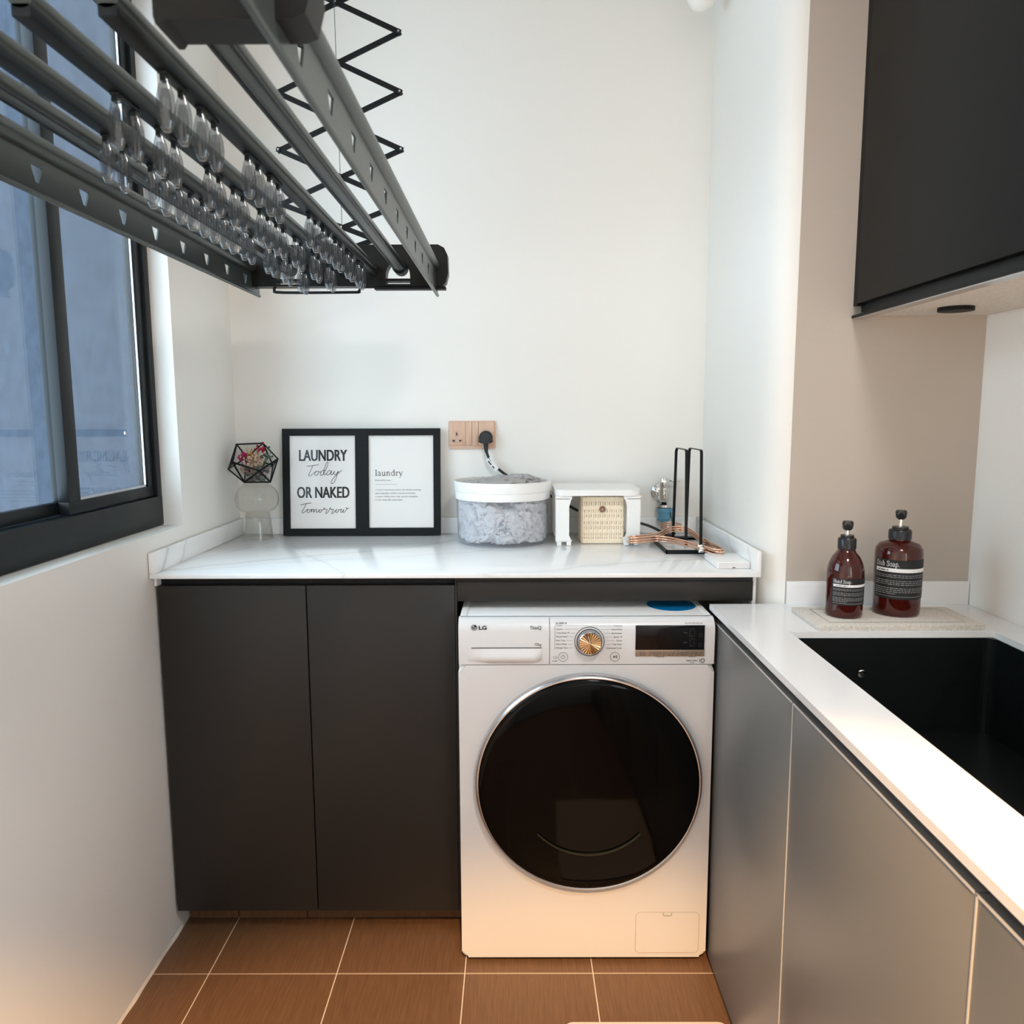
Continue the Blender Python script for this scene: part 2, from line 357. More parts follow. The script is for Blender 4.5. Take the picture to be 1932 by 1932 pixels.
# niche side wall, a slightly flared pier between laundry niche and kitchen
prof = [(.594, YB), (.5945, 1.92), (.5965, 1.88), (.602, 1.85), (.612, 1.826), (.627, 1.808), (.6455, YF), (.6465, YF), (.6465, 1.95), (.75, 1.95), (.75, YB)]
def jag(b):
    prism(b, prof, 'z', 0, ZC)
struct(build('wall_right', jag, 'wall', smooth=30))
struct(box('wall_front', (.6465, XK, YF-.0015, YF+.1, 0, ZC), 'beige'))
def wk(b):                                            # kitchen wall with an unseen opening added to let in fill daylight
    bx(b, XK, XK+.1, YR, YF+.1, 0, .92); bx(b, XK, XK+.1, YR, YF+.1, 2.0, ZC); bx(b, XK, XK+.1, YR, -1.5, .92, 2.0); bx(b, XK, XK+.1, 0, YF+.1, .92, 2.0)
struct(build('wall_kitchen', wk, 'wall'))
struct(box('wall_rear', (XL-.1, XK+.1, YR-.1, YR, 0, ZC), 'wall'))
struct(box('ceiling', (XL-.1, XK+.1, YR-.1, YB+.1, ZC, ZC+.08), 'ceil'))
# rough plaster runs on the facing wall next to the pier
def caulk(b):
    p = [(XL+.004, YR+.01+.02*k) for k in range(int((1.88-YR)/.02))]
    for i in range(len(p)-1):
        w = .004 + .004*noise.noise(Vector((p[i][1]*14, 2, 0))); w2 = .004 + .004*noise.noise(Vector((p[i+1][1]*14, 2, 0)))
        v = [b.verts.new(q) for q in ((XL, p[i][1], .0005), (XL+max(w, .001), p[i][1], .0005), (XL+max(w2, .001), p[i+1][1], .0005), (XL, p[i+1][1], .0005), (XL, p[i][1], .008), (XL, p[i+1][1], .008))]
        b.faces.new((v[1], v[2], v[5], v[4]))
struct(build('trim_1', caulk, 'caulk'))

# window -----------------------------------------------------------
w1 = bpy.data.objects.new('window_1', None); C.objects.link(w1); w1.location = (XL-.05, WIN_Y1, WIN_Z0); struct(w1)
tag(w1, 'black framed sliding window with clear panes in the left wall', None)
def L(o): o.matrix_parent_inverse = Matrix.Translation(-Vector(w1.location)); return o
fx0, fx1 = XL-.1, XL-.05
def wf(b):
    bx(b, fx0, fx1, WIN_Y0, WIN_Y1, WIN_Z0+.002, 1.123, .002); bx(b, fx0, fx1, WIN_Y0, WIN_Y1, WIN_Z1-.05, WIN_Z1, .002)
    bx(b, fx0, fx1, WIN_Y1-.026, WIN_Y1-.001, 1.123, WIN_Z1-.05, .002); bx(b, fx0, fx1, WIN_Y0, WIN_Y0+.03, 1.123, WIN_Z1-.05, .002)
L(build('window_frame', wf, 'winframe', w1, 40))
def sash(y0, y1, xa, xb):
    def f(b):
        for d in ((y0, y1, 1.125, 1.152), (y0, y1, WIN_Z1-.09, WIN_Z1-.052), (y0, y0+.045, 1.152, WIN_Z1-.09), (y1-.031, y1, 1.152, WIN_Z1-.09)):
            bx(b, xa, xb, *d, .0015)
    return f
L(build('sash_frame', sash(1.60, WIN_Y1-.027, fx0+.018, fx1-.008), 'winframe', w1, 40))
L(box('clear_pane', (fx0+.030, fx0+.034, 1.645, WIN_Y1-.058, 1.152, WIN_Z1-.09), 'clearglass', w1))
def bead(b):
    ya, yb = 1.645, WIN_Y1-.058
    bx(b, fx0+.035, fx0+.039, yb-.006, yb, 1.152, WIN_Z1-.09); bx(b, fx0+.035, fx0+.039, ya, yb, 1.152, 1.158)
L(build('glazing_bead', bead, 'silver', w1))
L(build('sash_screw', lambda b: lathe(b, [(.004, 0), (.004, .002), (.0015, .002)], (fx0+.035, 1.865, 1.29), 12, 'x'), 'silver', w1))
L(build('sash_frame', sash(WIN_Y0+.031, 1.64, fx0+.001, fx0+.017), 'winframe', w1, 40))
L(box('clear_pane', (fx0+.007, fx0+.010, WIN_Y0+.075, 1.609, 1.152, WIN_Z1-.09), 'clearglass', w1))

struct(box('wall_outside', (-4.2, XL-.101, 2.06, 2.16, -.5, 3.4), 'facade'))

# ================================================================== laundry side
CT = .955                                            # worktop height
ct = thing('worktop', 'white marble laundry worktop with low upstands above the dark cabinet', 'countertop', (-.14, YF, CT))
def LP(t):                                            # children given in world coordinates
    inv = Matrix.Translation(-Vector(t.location))
    def f(o): o.matrix_parent_inverse = inv; return o
    return f
K = LP(ct)
K(box('slab', (XL+.003, .588, 1.80, YB-.002, CT-.011, CT), 'marble', ct, .0015))
K(box('upstand', (XL+.003, XL+.014, 1.80, YB-.002, CT, 1.006), 'marble', ct, .001))
K(box('upstand', (.577, .588, 1.80, YB-.002, CT, 1.006), 'marble', ct, .001))
K(box('upstand', (XL+.014, .577, YB-.013, YB-.002, CT, 1.006), 'marble', ct, .001))
# base cabinet
bc = thing('base_cabinet', 'charcoal two-door base cabinet standing left of the washing machine', 'cabinet', (-.505, 1.86, 0)); K = LP(bc)
K(box('carcass', (-.866, -.140, 1.846, YB-.03, .072, CT-.0115), 'dark', bc))
K(box('door', (-.865, -.5065, 1.822, 1.845, .072, .922), 'cab', bc, .0012))
K(box('door', (-.5035, -.1445, 1.822, 1.845, .072, .922), 'cab', bc, .0012))
K(box('side_panel', (-.1435, -.1395, 1.822, 1.845, .072, CT-.0115), 'cab', bc, .0008))
tag(K(box('filler_strip', (-.872, -.8655, 1.822, 1.86, .922, CT-.0115), 'plastic', bc)), 'pale filler strip')
pl = K(box('plinth', (-.87, -.14, 1.905, 1.925, 0, .071), 'grout', bc))
for xa, xb in ((-.868, -.7395), (-.7365, -.556), (-.5535, -.4315), (-.4285, -.142)):
    t_ = box('plinth_tile', (xa, xb, 1.897, 1.905, .001, .070), 'tile', pl)
    t_.matrix_parent_inverse = pl.matrix_parent_inverse.copy(); t_.matrix_parent_inverse = Matrix.Identity(4)
# fascia above machine
fa = thing('fascia_panel', 'dark grey fascia panel above the washing machine under the worktop', 'panel', (.22, 1.83, .88)); K = LP(fa)
K(box('panel', (-.1385, .577, 1.822, 1.84, .882, .930), 'cab', fa, .001))
K(box('rail', (-.1385, .577, 1.826, 1.84, .930, CT-.0115), 'cab', fa))
fr_ = tag(box('filler_strip', (.5775, .5865, 1.83, 1.86, .78, CT-.0115), 'plastic'), 'narrow pale filler strip at the right end of the dark fascia', 'filler strip')

# ------------------------------------------------------------------ washing machine
wm = thing('washing_machine', 'white front-loading washing machine with large black round door', 'washing machine', (.164, 2.0, 0)); K = LP(wm)
mx0, mx1, my = -.131, .4645, 1.73
K(build('cabinet_body', lambda b: bx(b, mx0, mx1, my+.012, 2.31, .014, .845, .006), 'white', wm, 40))
def front(b):
    prism(b, rrect(mx0, mx1, .012, .7525, .016, 8), 'y', my, my+.03)
    bmesh.ops.bevel(b, geom=[e for e in b.edges if all(abs(v.co.y-my) < 1e-6 for v in e.verts)], offset=.006, segments=3, affect='EDGES')
K(build('front_panel', front, 'white', wm, 40))
def cpanel(xa, xb):
    def f(b):
        z1 = .862; pts = [(my+.03, .7545), (my, .7545), (my-.002, .835), (my+.002, .848), (my+.010, .857), (my+.022, z1), (my+.03, z1)]
        prism(b, pts, 'x', xa, xb)
    return f
# drawer with recessed grip
dr = K(build('detergent_drawer', cpanel(mx0+.001, .0805), 'white', wm, 30))
PZ = lambda z: my-.002*(z-.7545)/.08 if z < .835 else my-.002
def on_panel(x, z): return (x, PZ(z)-.0007, z)
def grip(b):
    # scooped grip: shallow tray rising out of the drawer front
    x0, x1, z0, z1 = -.108, .063, .7585, .7945; n = 18; rows = 7
    grid = []
    for i in range(n+1):
        u = i/n; x = x0+(x1-x0)*u; edge = min(1, u*3.2)*min(1, (1-u)*14) ; col = []
        for j in range(rows+1):
            v = j/rows; d = .010*math.sin(PI*min(1, v*1.0)**.8)*edge if v < 1 else 0
            zz = z0+(z1-z0)*v + (.006*(1-min(1, u*4))*(1-v)) + (.008*max(0, u-.93)/.07*(1-v))
            col.append(b.verts.new((x, PZ(zz)-.0008-d*(1-v)**.5, zz)))
        grid.append(col)
    for i in range(n):
        for j in range(rows): b.faces.new((grid[i][j], grid[i+1][j], grid[i+1][j+1], grid[i][j+1]))
g_ = build('drawer_grip', grip, 'white', dr, 60)
box('grip_shadow_gap', (-.100, .0625, my-.0021, my-.0012, .7935, .7955), 'greyink', dr)
cp = K(build('control_panel', cpanel(.082, mx1-.001), 'white', wm, 30))
def lg(b):
    c = (-.0935, .8435); r = .0070
    prism(b, [(c[0]+r*math.cos(2*PI*k/28), c[1]+r*math.sin(2*PI*k/28)) for k in range(28)], 'y', PZ(.84)-.0009, PZ(.84)-.0004)
    put_text(b, 'LG', -.0825, .8388, .0092, on_panel, w=.0185, bold=.035)
build('brand_lettering', lg, 'ink', dr)
def lgw(b):
    T = lambda x, z: (x, PZ(.84)-.0012, z); c = (-.0935, .8435)
    stroke(b, [(c[0]+.0052*math.cos(a), c[1]+.0052*math.sin(a)) for a in [PI*.42+PI*1.58*k/20 for k in range(21)]] + [(c[0]+.0015, c[1])], .0009, T)
    stroke(b, [(c[0]-.0004, c[1]+.0034), (c[0]-.0004, c[1]-.0028), (c[0]+.0018, c[1]-.0028)], .0010, T)
    stroke(b, [(c[0]-.0032, c[1]+.0026), (c[0]-.0018, c[1]+.0026)], .0013, T)
build('emblem_lines', lgw, 'whiteink', dr)
def tq(b):
    put_text(b, 'ThinQ', .0620, .8388, .0085, on_panel, w=.0265, align='r', bold=.008)
build('model_lettering', tq, 'ink', dr)
build('capacity_lettering', lambda b: put_text(b, '10kg', .0620, .7997, .0068, on_panel, w=.0150, align='r'), 'ink', dr)
# knob
kn = K(build('program_knob', lambda b: lathe(b, [(.0285, .0005), (.0285, .004), (.0272, .019), (.0255, .0205)], (.1735, my-.0015, .8100), 48, 'y'), 'silver', wm, 30))
build('knob_ring', lambda b: (lathe(b, [(.0338, .0004), (.0338, .0011), (.0350, .0011), (.0350, .0004)], (.1735, my-.0015, .8100), 48, 'y', False, False), lathe(b, [(.0285, .0008), (.0285, .0016), (.0296, .0016), (.0296, .0008)], (.1735, my-.0015, .8100), 48, 'y', False, False)), 'ink', kn, 30)
def facet(b):
    n = 48; c = b.verts.new((.1735, my-.0228, .81)); ring = []
    for k in range(n):
        a = 2*PI*k/n; r = .0245; ring.append(b.verts.new((.1735+r*math.cos(a), my-.0222-(.0012 if k % 2 else 0), .81+r*math.sin(a))))
    for k in range(n): b.faces.new((c, ring[k], ring[(k+1) % n]))
build('knob_face', facet, 'bronze', kn)
build('knob_pointer', lambda b: stroke(b, [(.1735, .8105), (.168, .829)], .0012, lambda x, z: (x, my-.0246, z)), 'whiteink', kn)
# printed labels
def prn1(b):
    Ls = ['Cotton', 'Cotton+', 'TurboWash 39', 'Mixed Fabric', 'Easy Care', 'Silent Wash', 'Allergy Care']; Rs = ['Delicates', 'Hand/Wool', 'Sportswear', 'Speed 14', 'Duvet', 'Tub Clean', 'Download Cycle']
    wl_ = [.0145, .0165, .031, .027, .0215, .025, .027]; wr_ = [.0190, .0245, .0245, .0195, .0125, .0215, .0345]
    for k in range(7):
        z = .8465-.00895*k
        put_text(b, Ls[k], .0958, z, .0040, on_panel, w=wl_[k]); put_text(b, Rs[k], .2485, z-.001, .0040, on_panel, w=wr_[k], align='r')
        dx = (.0375**2-min(.0375, abs(z-.808))**2)**.5
        xa = .0958+wl_[k]+.003; xb = .1735-dx-.002
        if xb > xa: stroke(b, [(xa, z+.0016), (xb, z+.0016)], .0004, on_panel)
        xa = .1735+dx+.002; xb = .2485-wr_[k]-.003
        if xb > xa: stroke(b, [(xa, z+.0008), (xb, z+.0008)], .0004, on_panel)
    stroke(b, [(.0932, .8485), (.0932, .7905)], .0005, on_panel)
    put_blur(b, .0955, .8527, .0030, on_panel, .025); stroke(b, [(.0955, .8517), (.1205, .8517)], .0004, on_panel)
build('program_lettering', prn1, 'greyink', cp)
def pw_(b):
    x, r = .1125, .0108; stroke(b, [(x+r*math.cos(2*PI*k/32), .7725+r*math.sin(2*PI*k/32)) for k in range(33)], .0008, on_panel)
    stroke(b, [(.1125+.0045*math.cos(PI*.62+PI*1.76*k/16), .7722+.0045*math.sin(PI*.62+PI*1.76*k/16)) for k in range(17)], .0008, on_panel); stroke(b, [(.1125, .7725), (.1125, .7778)], .0008, on_panel)
build('power_button_print', pw_, 'greyink', cp)
def ply(b):
    x, r = .2330, .0108; stroke(b, [(x+r*math.cos(2*PI*k/32), .7725+r*math.sin(2*PI*k/32)) for k in range(33)], .0008, on_panel)
    v = [b.verts.new(on_panel(*p)) for p in ((.2295, .7760), (.2295, .7690), (.2335, .7725))]; b.faces.new(v)
    for x in (.2352, .2376): stroke(b, [(x, .7688), (x, .7762)], .0012, on_panel)
build('start_button_print', ply, 'ink', cp)
def nfc(b):
    stroke(b, [(.0930+.0032*math.cos(2*PI*k/16), .7712+.0032*math.sin(2*PI*k/16)) for k in range(17)], .0005, on_panel)
    stroke(b, [(.0965, .7735), (.0985, .7715), (.0985, .7685), (.0955, .7680)], .0005, on_panel)
    put_blur(b, .0870, .7618, .0020, on_panel, .0140)
build('tag_print', nfc, 'greyink', cp)
def wty(b):
    put_blur(b, .3280, .7712, .0018, on_panel, .020)
build('remote_lettering', lambda b: put_blur(b, .4050, .7712, .0018, on_panel, .014, 'l', 3), 'greyink', cp)
build('lock_lettering', wty, 'greyink', cp)
def wt2(b):
    put_text(b, 'DIRECT DRIVE', .3990, .7612, .0034, on_panel, w=.0255, bold=.02); put_blur(b, .4070, .7570, .0020, on_panel, .010)
build('rating_lettering', lambda b: put_blur(b, .3930, .8520, .0020, on_panel, .042, 'l', 5), 'greyink', cp)
build('motor_lettering', wt2, 'greyink', cp)
def wt3(b):
    stroke(b, [(.4300, .7588), (.4300, .7672), (.4288, .7662)], .0012, on_panel)
    stroke(b, [(.4368+.0042*math.cos(2*PI*k/20), .7630+.0042*math.sin(2*PI*k/20)) for k in range(21)], .0016, on_panel)
    stroke(b, [(.4298, .7568), (.4405, .7568)], .0005, on_panel)
build('warranty_print', wt3, 'greyink', cp)
dsp = box('display', (.2800, .4395, my-.0032, my-.0005, .7895, .8475), 'display', cp, .0006)
def dtxt(b):
    T = lambda x, z: (x, my-.0035, z)
    for z in (.829, .806):
        put_text(b, 'Temp.' if z > .82 else 'Spin', .4000, z, .0032, T, align='r', w=.010)
        for zz in (z+.007, z-.005): stroke(b, [(.4065, zz-.002), (.4085, zz), (.4065+.004, zz-.002)], .0004, T)
        stroke(b, rrect(.4050, .4155, z-.008, z+.010, .001, 2)+[(.4155, z+.009)], .0003, T); stroke(b, rrect(.4260, .4335, z-.008, z-.001, .001, 2)+[(.4335, z-.002)], .0003, T)
build('display_lettering', dtxt, mat('dim_display_ink', (.10, .10, .11), .5), dsp)
tb = box('touch_bar', (.2800, .4402, my-.0030, my-.0005, .7742, .7893), mat('bronze_touch_bar', (.36, .27, .20), .35, metal=.4), cp, .0005)
def ttxt(b):
    T = lambda x, z: (x, my-.0033, z)
    for i, s in enumerate(['Steam', 'TurboWash', 'Pre Wash', 'Delay End', 'Add Item']):
        x = .2965+.0322*i; put_text(b, s, x, .7812, .0040, T, align='c', w=[.014, .024, .022, .023, .022][i])
        put_blur(b, x, .7766, .0019, T, .013, 'c', i)
        stroke(b, [(x-.0142, .7790), (x-.0142, .7835)], .0008, T)
        if i: stroke(b, [(x-.0158, .7745), (x-.0158, .7890)], .0004, T)
build('touch_bar_lettering', ttxt, 'ink', tb)
# top
tp = K(build('top_lid', lambda b: bx(b, mx0+.002, mx1-.002, my+.022, 2.31, .846, .862, .004), 'plastic', wm, 40))  # paler than the front, painting in sky light on the lid
box('lid_edge_trim', (mx0+.004, mx0+.018, my+.03, 2.30, .862, .8645), 'plastic', tp, .001); box('lid_edge_trim', (mx1-.018, mx1-.004, my+.03, 2.30, .862, .8645), 'plastic', tp, .001)
tag(build('sticker', lambda b: prism(b, [(.388+.060*math.cos(2*PI*k/40), 1.862+.060*math.sin(2*PI*k/40)) for k in range(40)], 'z', .862, .8625), 'sticker', tp), 'round blue sticker')
# door
dc = (.1735, my, .4655)
rg = K(build('door_ring', lambda b: lathe(b, [(.2475, -.002), (.2690, -.002), (.2690, .010), (.2665, .017), (.2625, .0195), (.2600, .0185), (.2590, .012)], dc, 96, 'y', True, False), 'silver', wm, 50))
dg_ = K(build('door_glass', lambda b: lathe(b, [(.2600, .004), (.2600, .0165), (.2560, .0205), (.246, .0235), (.20, .028), (.13, .0315), (.06, .033), (.0001, .0335)], dc, 96, 'y', True, False), 'blackglass', wm, 60))
def rimarc(b):
    pts = [(dc[0]+.165*math.cos(a), my-.0312+.0012*abs(math.cos(a)), dc[2]+.165*math.sin(a)) for a in [PI*(1.24+.52*k/40) for k in range(41)]]
    tube(b, pts, 1, prof=[(.0006, .006), (-.0006, .006), (-.0006, -.006), (.0006, -.006)])
build('drum_rim_reflection', rimarc, mat('dim_rim_reflection', (.05, .044, .024), .35, metal=.2), dg_, 40)  # arc laid on the glass, painting the drum rim's dim reflection
# drain cover
dcv = K(build('drain_cover', lambda b: (prism(b, rrect(.2935, .4460, .0245, .1300, .010), 'y', my-.0008, my+.006)), 'white', wm, 40))
def dgap(b):
    o = rrect(.2923, .4472, .0233, .1312, .011); i = rrect(.2935, .4460, .0245, .1300, .010); n = len(o)
    A = [b.verts.new((p[0], my-.0004, p[1])) for p in o]; B = [b.verts.new((p[0], my-.0004, p[1])) for p in i]
    for k in range(n): b.faces.new((A[k], A[(k+1) % n], B[(k+1) % n], B[k]))
build('cover_gap', dgap, mat('cover_gap_shade', (.40, .36, .31), .6), dcv)
build('cover_latch', lambda b: (stroke(b, [(.3590, .1290), (.3592, .1235), (.3640, .1215), (.3745, .1215), (.3795, .1235), (.3797, .1290)], .0012, lambda x, z: (x, my-.0012, z))), 'greyink', dcv)
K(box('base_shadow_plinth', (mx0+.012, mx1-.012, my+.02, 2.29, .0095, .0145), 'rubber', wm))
for x in (mx0+.05, mx1-.05):
    for y in (my+.06, 2.25): K(build('foot', lambda b: cyl(b, (x, y, 0), (x, y, .0095), .022), 'rubber', wm))

# ================================================================== kitchen side
KT = .88
kb = thing('kitchen_cabinet', 'grey handleless kitchen base cabinet with tall doors right of the washing machine', 'cabinet', (.75, .8, 0)); K = LP(kb)
K(box('carcass', (.492, XK-.004, YR+.4, 1.79, .05, .64), 'dark', kb))
ys = [1.775, 1.2535, .732, .21, -.31]
for a, b_ in zip(ys[1:], ys):
    d = K(box('door', (.4715, .4905, a+.0012, b_-.0012, .012, .847), 'cab_lit', kb, .0012))
    e = box('door_edge_highlight', (.4706, .4716, b_-.0040, b_-.0012, .012, .847), 'edge', d) if b_ < 1.7 else None
    box('door_edge_highlight', (.4706, .4716, a+.002, b_-.002, .8440, .8475), 'edge', d)  # pale strips painting the window light caught on door edges
K(box('handle_channel', (.4935, .505, YR+.4, 1.79, .80, .8655), 'dark', kb))
K(box('plinth', (.482, .495, YR+.4, 1.79, 0, .05), 'dark', kb))
# kitchen worktop with sink cut-out
kt = thing('kitchen_worktop', 'white quartz kitchen worktop with sink cut-out and low upstand', 'countertop', (.8, .8, KT)); K = LP(kt)
sx0, sx1, sy0, sy1 = .5745, 1.0, .75, 1.561
def slab(b):
    for d in ((.467, sx0, YR+.4, 1.798), (sx1, XK-.002, YR+.4, 1.798), (sx0, sx1, sy1, 1.798), (sx0, sx1, YR+.4, sy0)):
        bx(b, *d, KT-.0135, KT)
    bmesh.ops.remove_doubles(b, verts=b.verts, dist=1e-5)
K(build('slab', slab, 'quartz', kt))
K(box('upstand', (.648, XK-.002, 1.787, 1.798, KT, .936), 'quartz', kt, .0008))
sk = thing('sink', 'black undermount sink set into the white kitchen worktop', 'sink', (.787, 1.15, .66)); K = LP(sk)
def basin(b):
    o = rrect(sx0-.004, sx1+.004, sy0-.004, sy1+.004, .02, 4); z1, z0 = KT-.014, .66; w = .006
    i = rrect(sx0+.002, sx1-.002, sy0+.002, sy1-.002, .02, 4); n = len(o)
    R0 = [b.verts.new((*p, z0-w)) for p in o]; R1 = [b.verts.new((*p, z1)) for p in o]; R2 = [b.verts.new((*p, z1)) for p in i]; R3 = [b.verts.new((*p, z0)) for p in i]
    for A, B in ((R0, R1), (R1, R2), (R2, R3)):
        for k in range(n): b.faces.new((A[k], A[(k+1) % n], B[(k+1) % n], B[k]))
    b.faces.new(R0); b.faces.new(R3)
K(build('basin', basin, 'sinkblack', sk))
K(build('overflow_cover', lambda b: lathe(b, [(.0085, 0), (.0085, .002), (.006, .003), (.002, .0025)], (.728, sy1-.002, .79), 24, 'y'), 'chrome', sk, 40))
K(build('drain', lambda b: lathe(b, [(.045, 0), (.045, .004), (.036, .003)], (.787, 1.2, .66), 28, 'z'), 'chrome', sk, 40))
# wall cabinet
wc = thing('wall_cabinet', 'black wall cabinet on the kitchen wall above the soap bottles', 'cabinet', (.92, 1.3, 1.55)); K = LP(wc)
K(box('carcass', (.792, XK-.002, .05, YF-.002, 1.560, 2.40), 'dark', wc))
K(box('underside', (.800, XK-.002, .05, YF-.002, 1.552, 1.560), 'stone', wc))
K(box('side_trim', (.7735, .7915, YF-.022, YF-.002, 1.573, 2.40), 'blackmetal', wc))
for a, b_ in ((1.20, 1.776), (.622, 1.197), (.05, .619)): K(box('door', (.772, .7905, a, b_, 1.576, 2.40), 'cabblack', wc, .001))
K(box('bottom_rail', (.771, .7995, .05, YF-.002, 1.546, 1.552), 'blackmetal', wc)); K(box('rail_lip', (.773, .7995, .05, YF-.004, 1.5440, 1.5460), 'silver', wc))
K(box('grip_channel', (.7905, .7995, .05, YF-.016, 1.552, 1.576), 'dark', wc))
K(build('puck_light', lambda b: lathe(b, [(.035, 0), (.035, -.008), (.028, -.009)], (.93, 1.66, 1.552), 28), 'black', wc, 40))

# soap tray and bottles
trz = KT+.0125
tr_ = tag(build('stone_tray', lambda b: bx(b, .635, .985, 1.565, 1.720, KT, trz, .0012), 'stone', smooth=40), 'pale stone tray under the two soap bottles beside the sink', 'tray')
def tgroove(b):
    stroke(b, [(.668, 1.698), (.668, 1.588), (.955, 1.588), (.955, 1.698), (.668, 1.698)], .002, lambda x, y: (x, y, trz+.0002))
build('tray_groove', tgroove, 'ink', tr_)
def bottle(label, cx, cy, prof, lab, txt, r, collar, top, a0, a1):
    t = thing('soap_bottle', label, 'soap bottle', (cx, cy, trz), None, -math.atan2(cx, cy))
    bd = build('bottle_body', lambda b: lathe(b, prof, (0, 0, 0), 40), 'amber', t, 50)
    z0, z1 = lab; n = 16
    ang = lambda u: math.radians(a0+(a1-a0)*u) - PI/2      # 0 deg faces the camera (-Y)
    def lb(b):
        q = []
        for k in range(n+1):
            a = ang(k/n); q.append([b.verts.new(((r+.0006)*math.cos(a), (r+.0006)*math.sin(a), z)) for z in (z0, z1)])
        for k in range(n): b.faces.new((q[k][0], q[k+1][0], q[k+1][1], q[k][1]))
    lo = build('label', lb, 'label', bd, 40)
    Wd = r*math.radians(a1-a0)
    T = lambda x, z: ((r+.0010)*math.cos(ang(x/Wd)), (r+.0010)*math.sin(ang(x/Wd)), z)
    H_ = z1-z0
    def wt(b):
        put_serif(b, txt, .004, z1-H_*.17, H_*.135, .0375 if txt[0] == 'H' else .052, T)
    build('label_lettering', wt, 'whiteink', lo)
    def fine(b):
        for k in range(11):
            zz = z1-H_*(.40+.047*k)
            if k in (2, 6): continue
            put_blur(b, .004, zz, H_*.026, T, (Wd-.01)*(.96, .9, 1, .95, .93, .97, 1, .94, .98, .9, .4)[k], 'l', k+len(txt))
        stroke(b, [(.004+(Wd-.006)*k/12, z1-H_*.93) for k in range(13)], .0008, T)
    build('fine_print', fine, 'fineink', lo)
    build('label_band', lambda b: stroke(b, [(.004+(Wd-.006)*k/12, z1-H_*.265) for k in range(13)], H_*.095, T), 'whiteink', lo)
    T2 = lambda x, z: ((r+.0013)*math.cos(ang(x/Wd)), (r+.0013)*math.sin(ang(x/Wd)), z)
    build('band_lettering', lambda b: put_blur(b, .010, z1-H_*.285, H_*.035, T2, .024), 'ink', lo)
    zc0, zc1, rc = collar
    pu = build('pump', lambda b: (lathe(b, [(rc, zc0), (rc, zc1-.003), (rc*.9, zc1), (rc*.72, zc1), (rc*.72, zc1+.006), (rc*.45, zc1+.006)], (0, 0, 0), 32)), 'pump', t, 40)
    build('pump_stem', lambda b: cyl(b, (0, 0, zc1+.006), (0, 0, top-.016), .0045), 'chrome', pu, 40)
    def noz(b):
        lathe(b, [(.0065, top-.020), (.0105, top-.016), (.0118, top-.004), (.0098, top), (.0001, top+.0008)], (0, 0, 0), 20)
        tube(b, [(0, 0, top-.006), (.0, -.018, top-.0055), (0, -.032, top-.009)], .0066, 10)
    build('nozzle', noz, 'pump', pu, 50)
    return t
bottle('amber hand soap bottle with black pump, rounded shoulders, nearest the sink', .722, 1.648,
       [(.034, 0), (.038, .004), (.0385, .01), (.0385, .092), (.0375, .104), (.034, .118), (.028, .131), (.021, .140), (.0165, .147), (.0155, .155)], (.030, .088), 'Hand Soap.', .0385, (.148, .172, .0190), .2085, -41, 88)
bottle('larger amber dish soap bottle with square shoulders, partly cut off at right', .846, 1.668,
       [(.044, 0), (.048, .004), (.0485, .012), (.0485, .135), (.047, .146), (.040, .156), (.026, .161), (.021, .164), (.021, .168)], (.040, .126), 'Dish Soap.', .0485, (.166, .187, .0235), .2290, -62, 88)

# ================================================================== on the laundry worktop
Zt = CT+.0003
# picture frame (leans on the wall)
pf = thing('picture_frame', 'black double picture frame with two laundry prints leaning on the back wall', 'picture frame', (-.722, 2.374, Zt+.0017))
pf.rotation_euler = (math.radians(-5.2), 0, 0)
FWd, FHt, FT = .492, .333, .018
U = lambda cx: (cx-95)/1737*FWd
V = lambda cy: (1243-cy)/1171*FHt
o1 = (U(172), U(897), V(1167), V(148)); o2 = (U(1043), U(1757), V(1160), V(147))
def pframe(b):
    for d in ((0, FWd, 0, o1[2]), (0, FWd, o1[3], FHt), (0, o1[0], o1[2], o1[3]), (o1[1], o2[0], o1[2], o1[3]), (o2[1], FWd, o1[2], o1[3])):
        bx(b, d[0], d[1], 0, FT, d[2], d[3])
    bmesh.ops.remove_doubles(b, verts=b.verts, dist=1e-5)
build('frame', pframe, 'black', pf)
p1 = box('print', (o1[0], o1[1], .007, .009, o1[2], o1[3]), 'paper', pf); tag(p1, 'print reading laundry today or naked tomorrow')
p2 = box('print', (o2[0], o2[1], .007, .009, o2[2], o2[3]), 'paper', pf); tag(p2, 'print with a definition of laundry')
TP_ = lambda x, z: (x, .0066, z)
def big(b):
    for dx, dy in ((-.0009, 0), (.0009, .00006), (0, .00012)): put_text(b, 'LAUNDRY', U(276)+dx, V(422), V(296)-V(422), lambda x, z: (x, .0066-dy, z), w=U(804)-U(276), bold=.012)
build('bold_lettering', big, 'ink', p1)
def big2(b):
    for dx, dy in ((-.0009, 0), (.0009, .00006), (0, .00012)): put_text(b, 'OR NAKED', U(249)+dx, V(828), V(702)-V(828), lambda x, z: (x, .0066-dy, z), w=U(824)-U(249), bold=.012)
build('bold_lettering', big2, 'ink', p1)
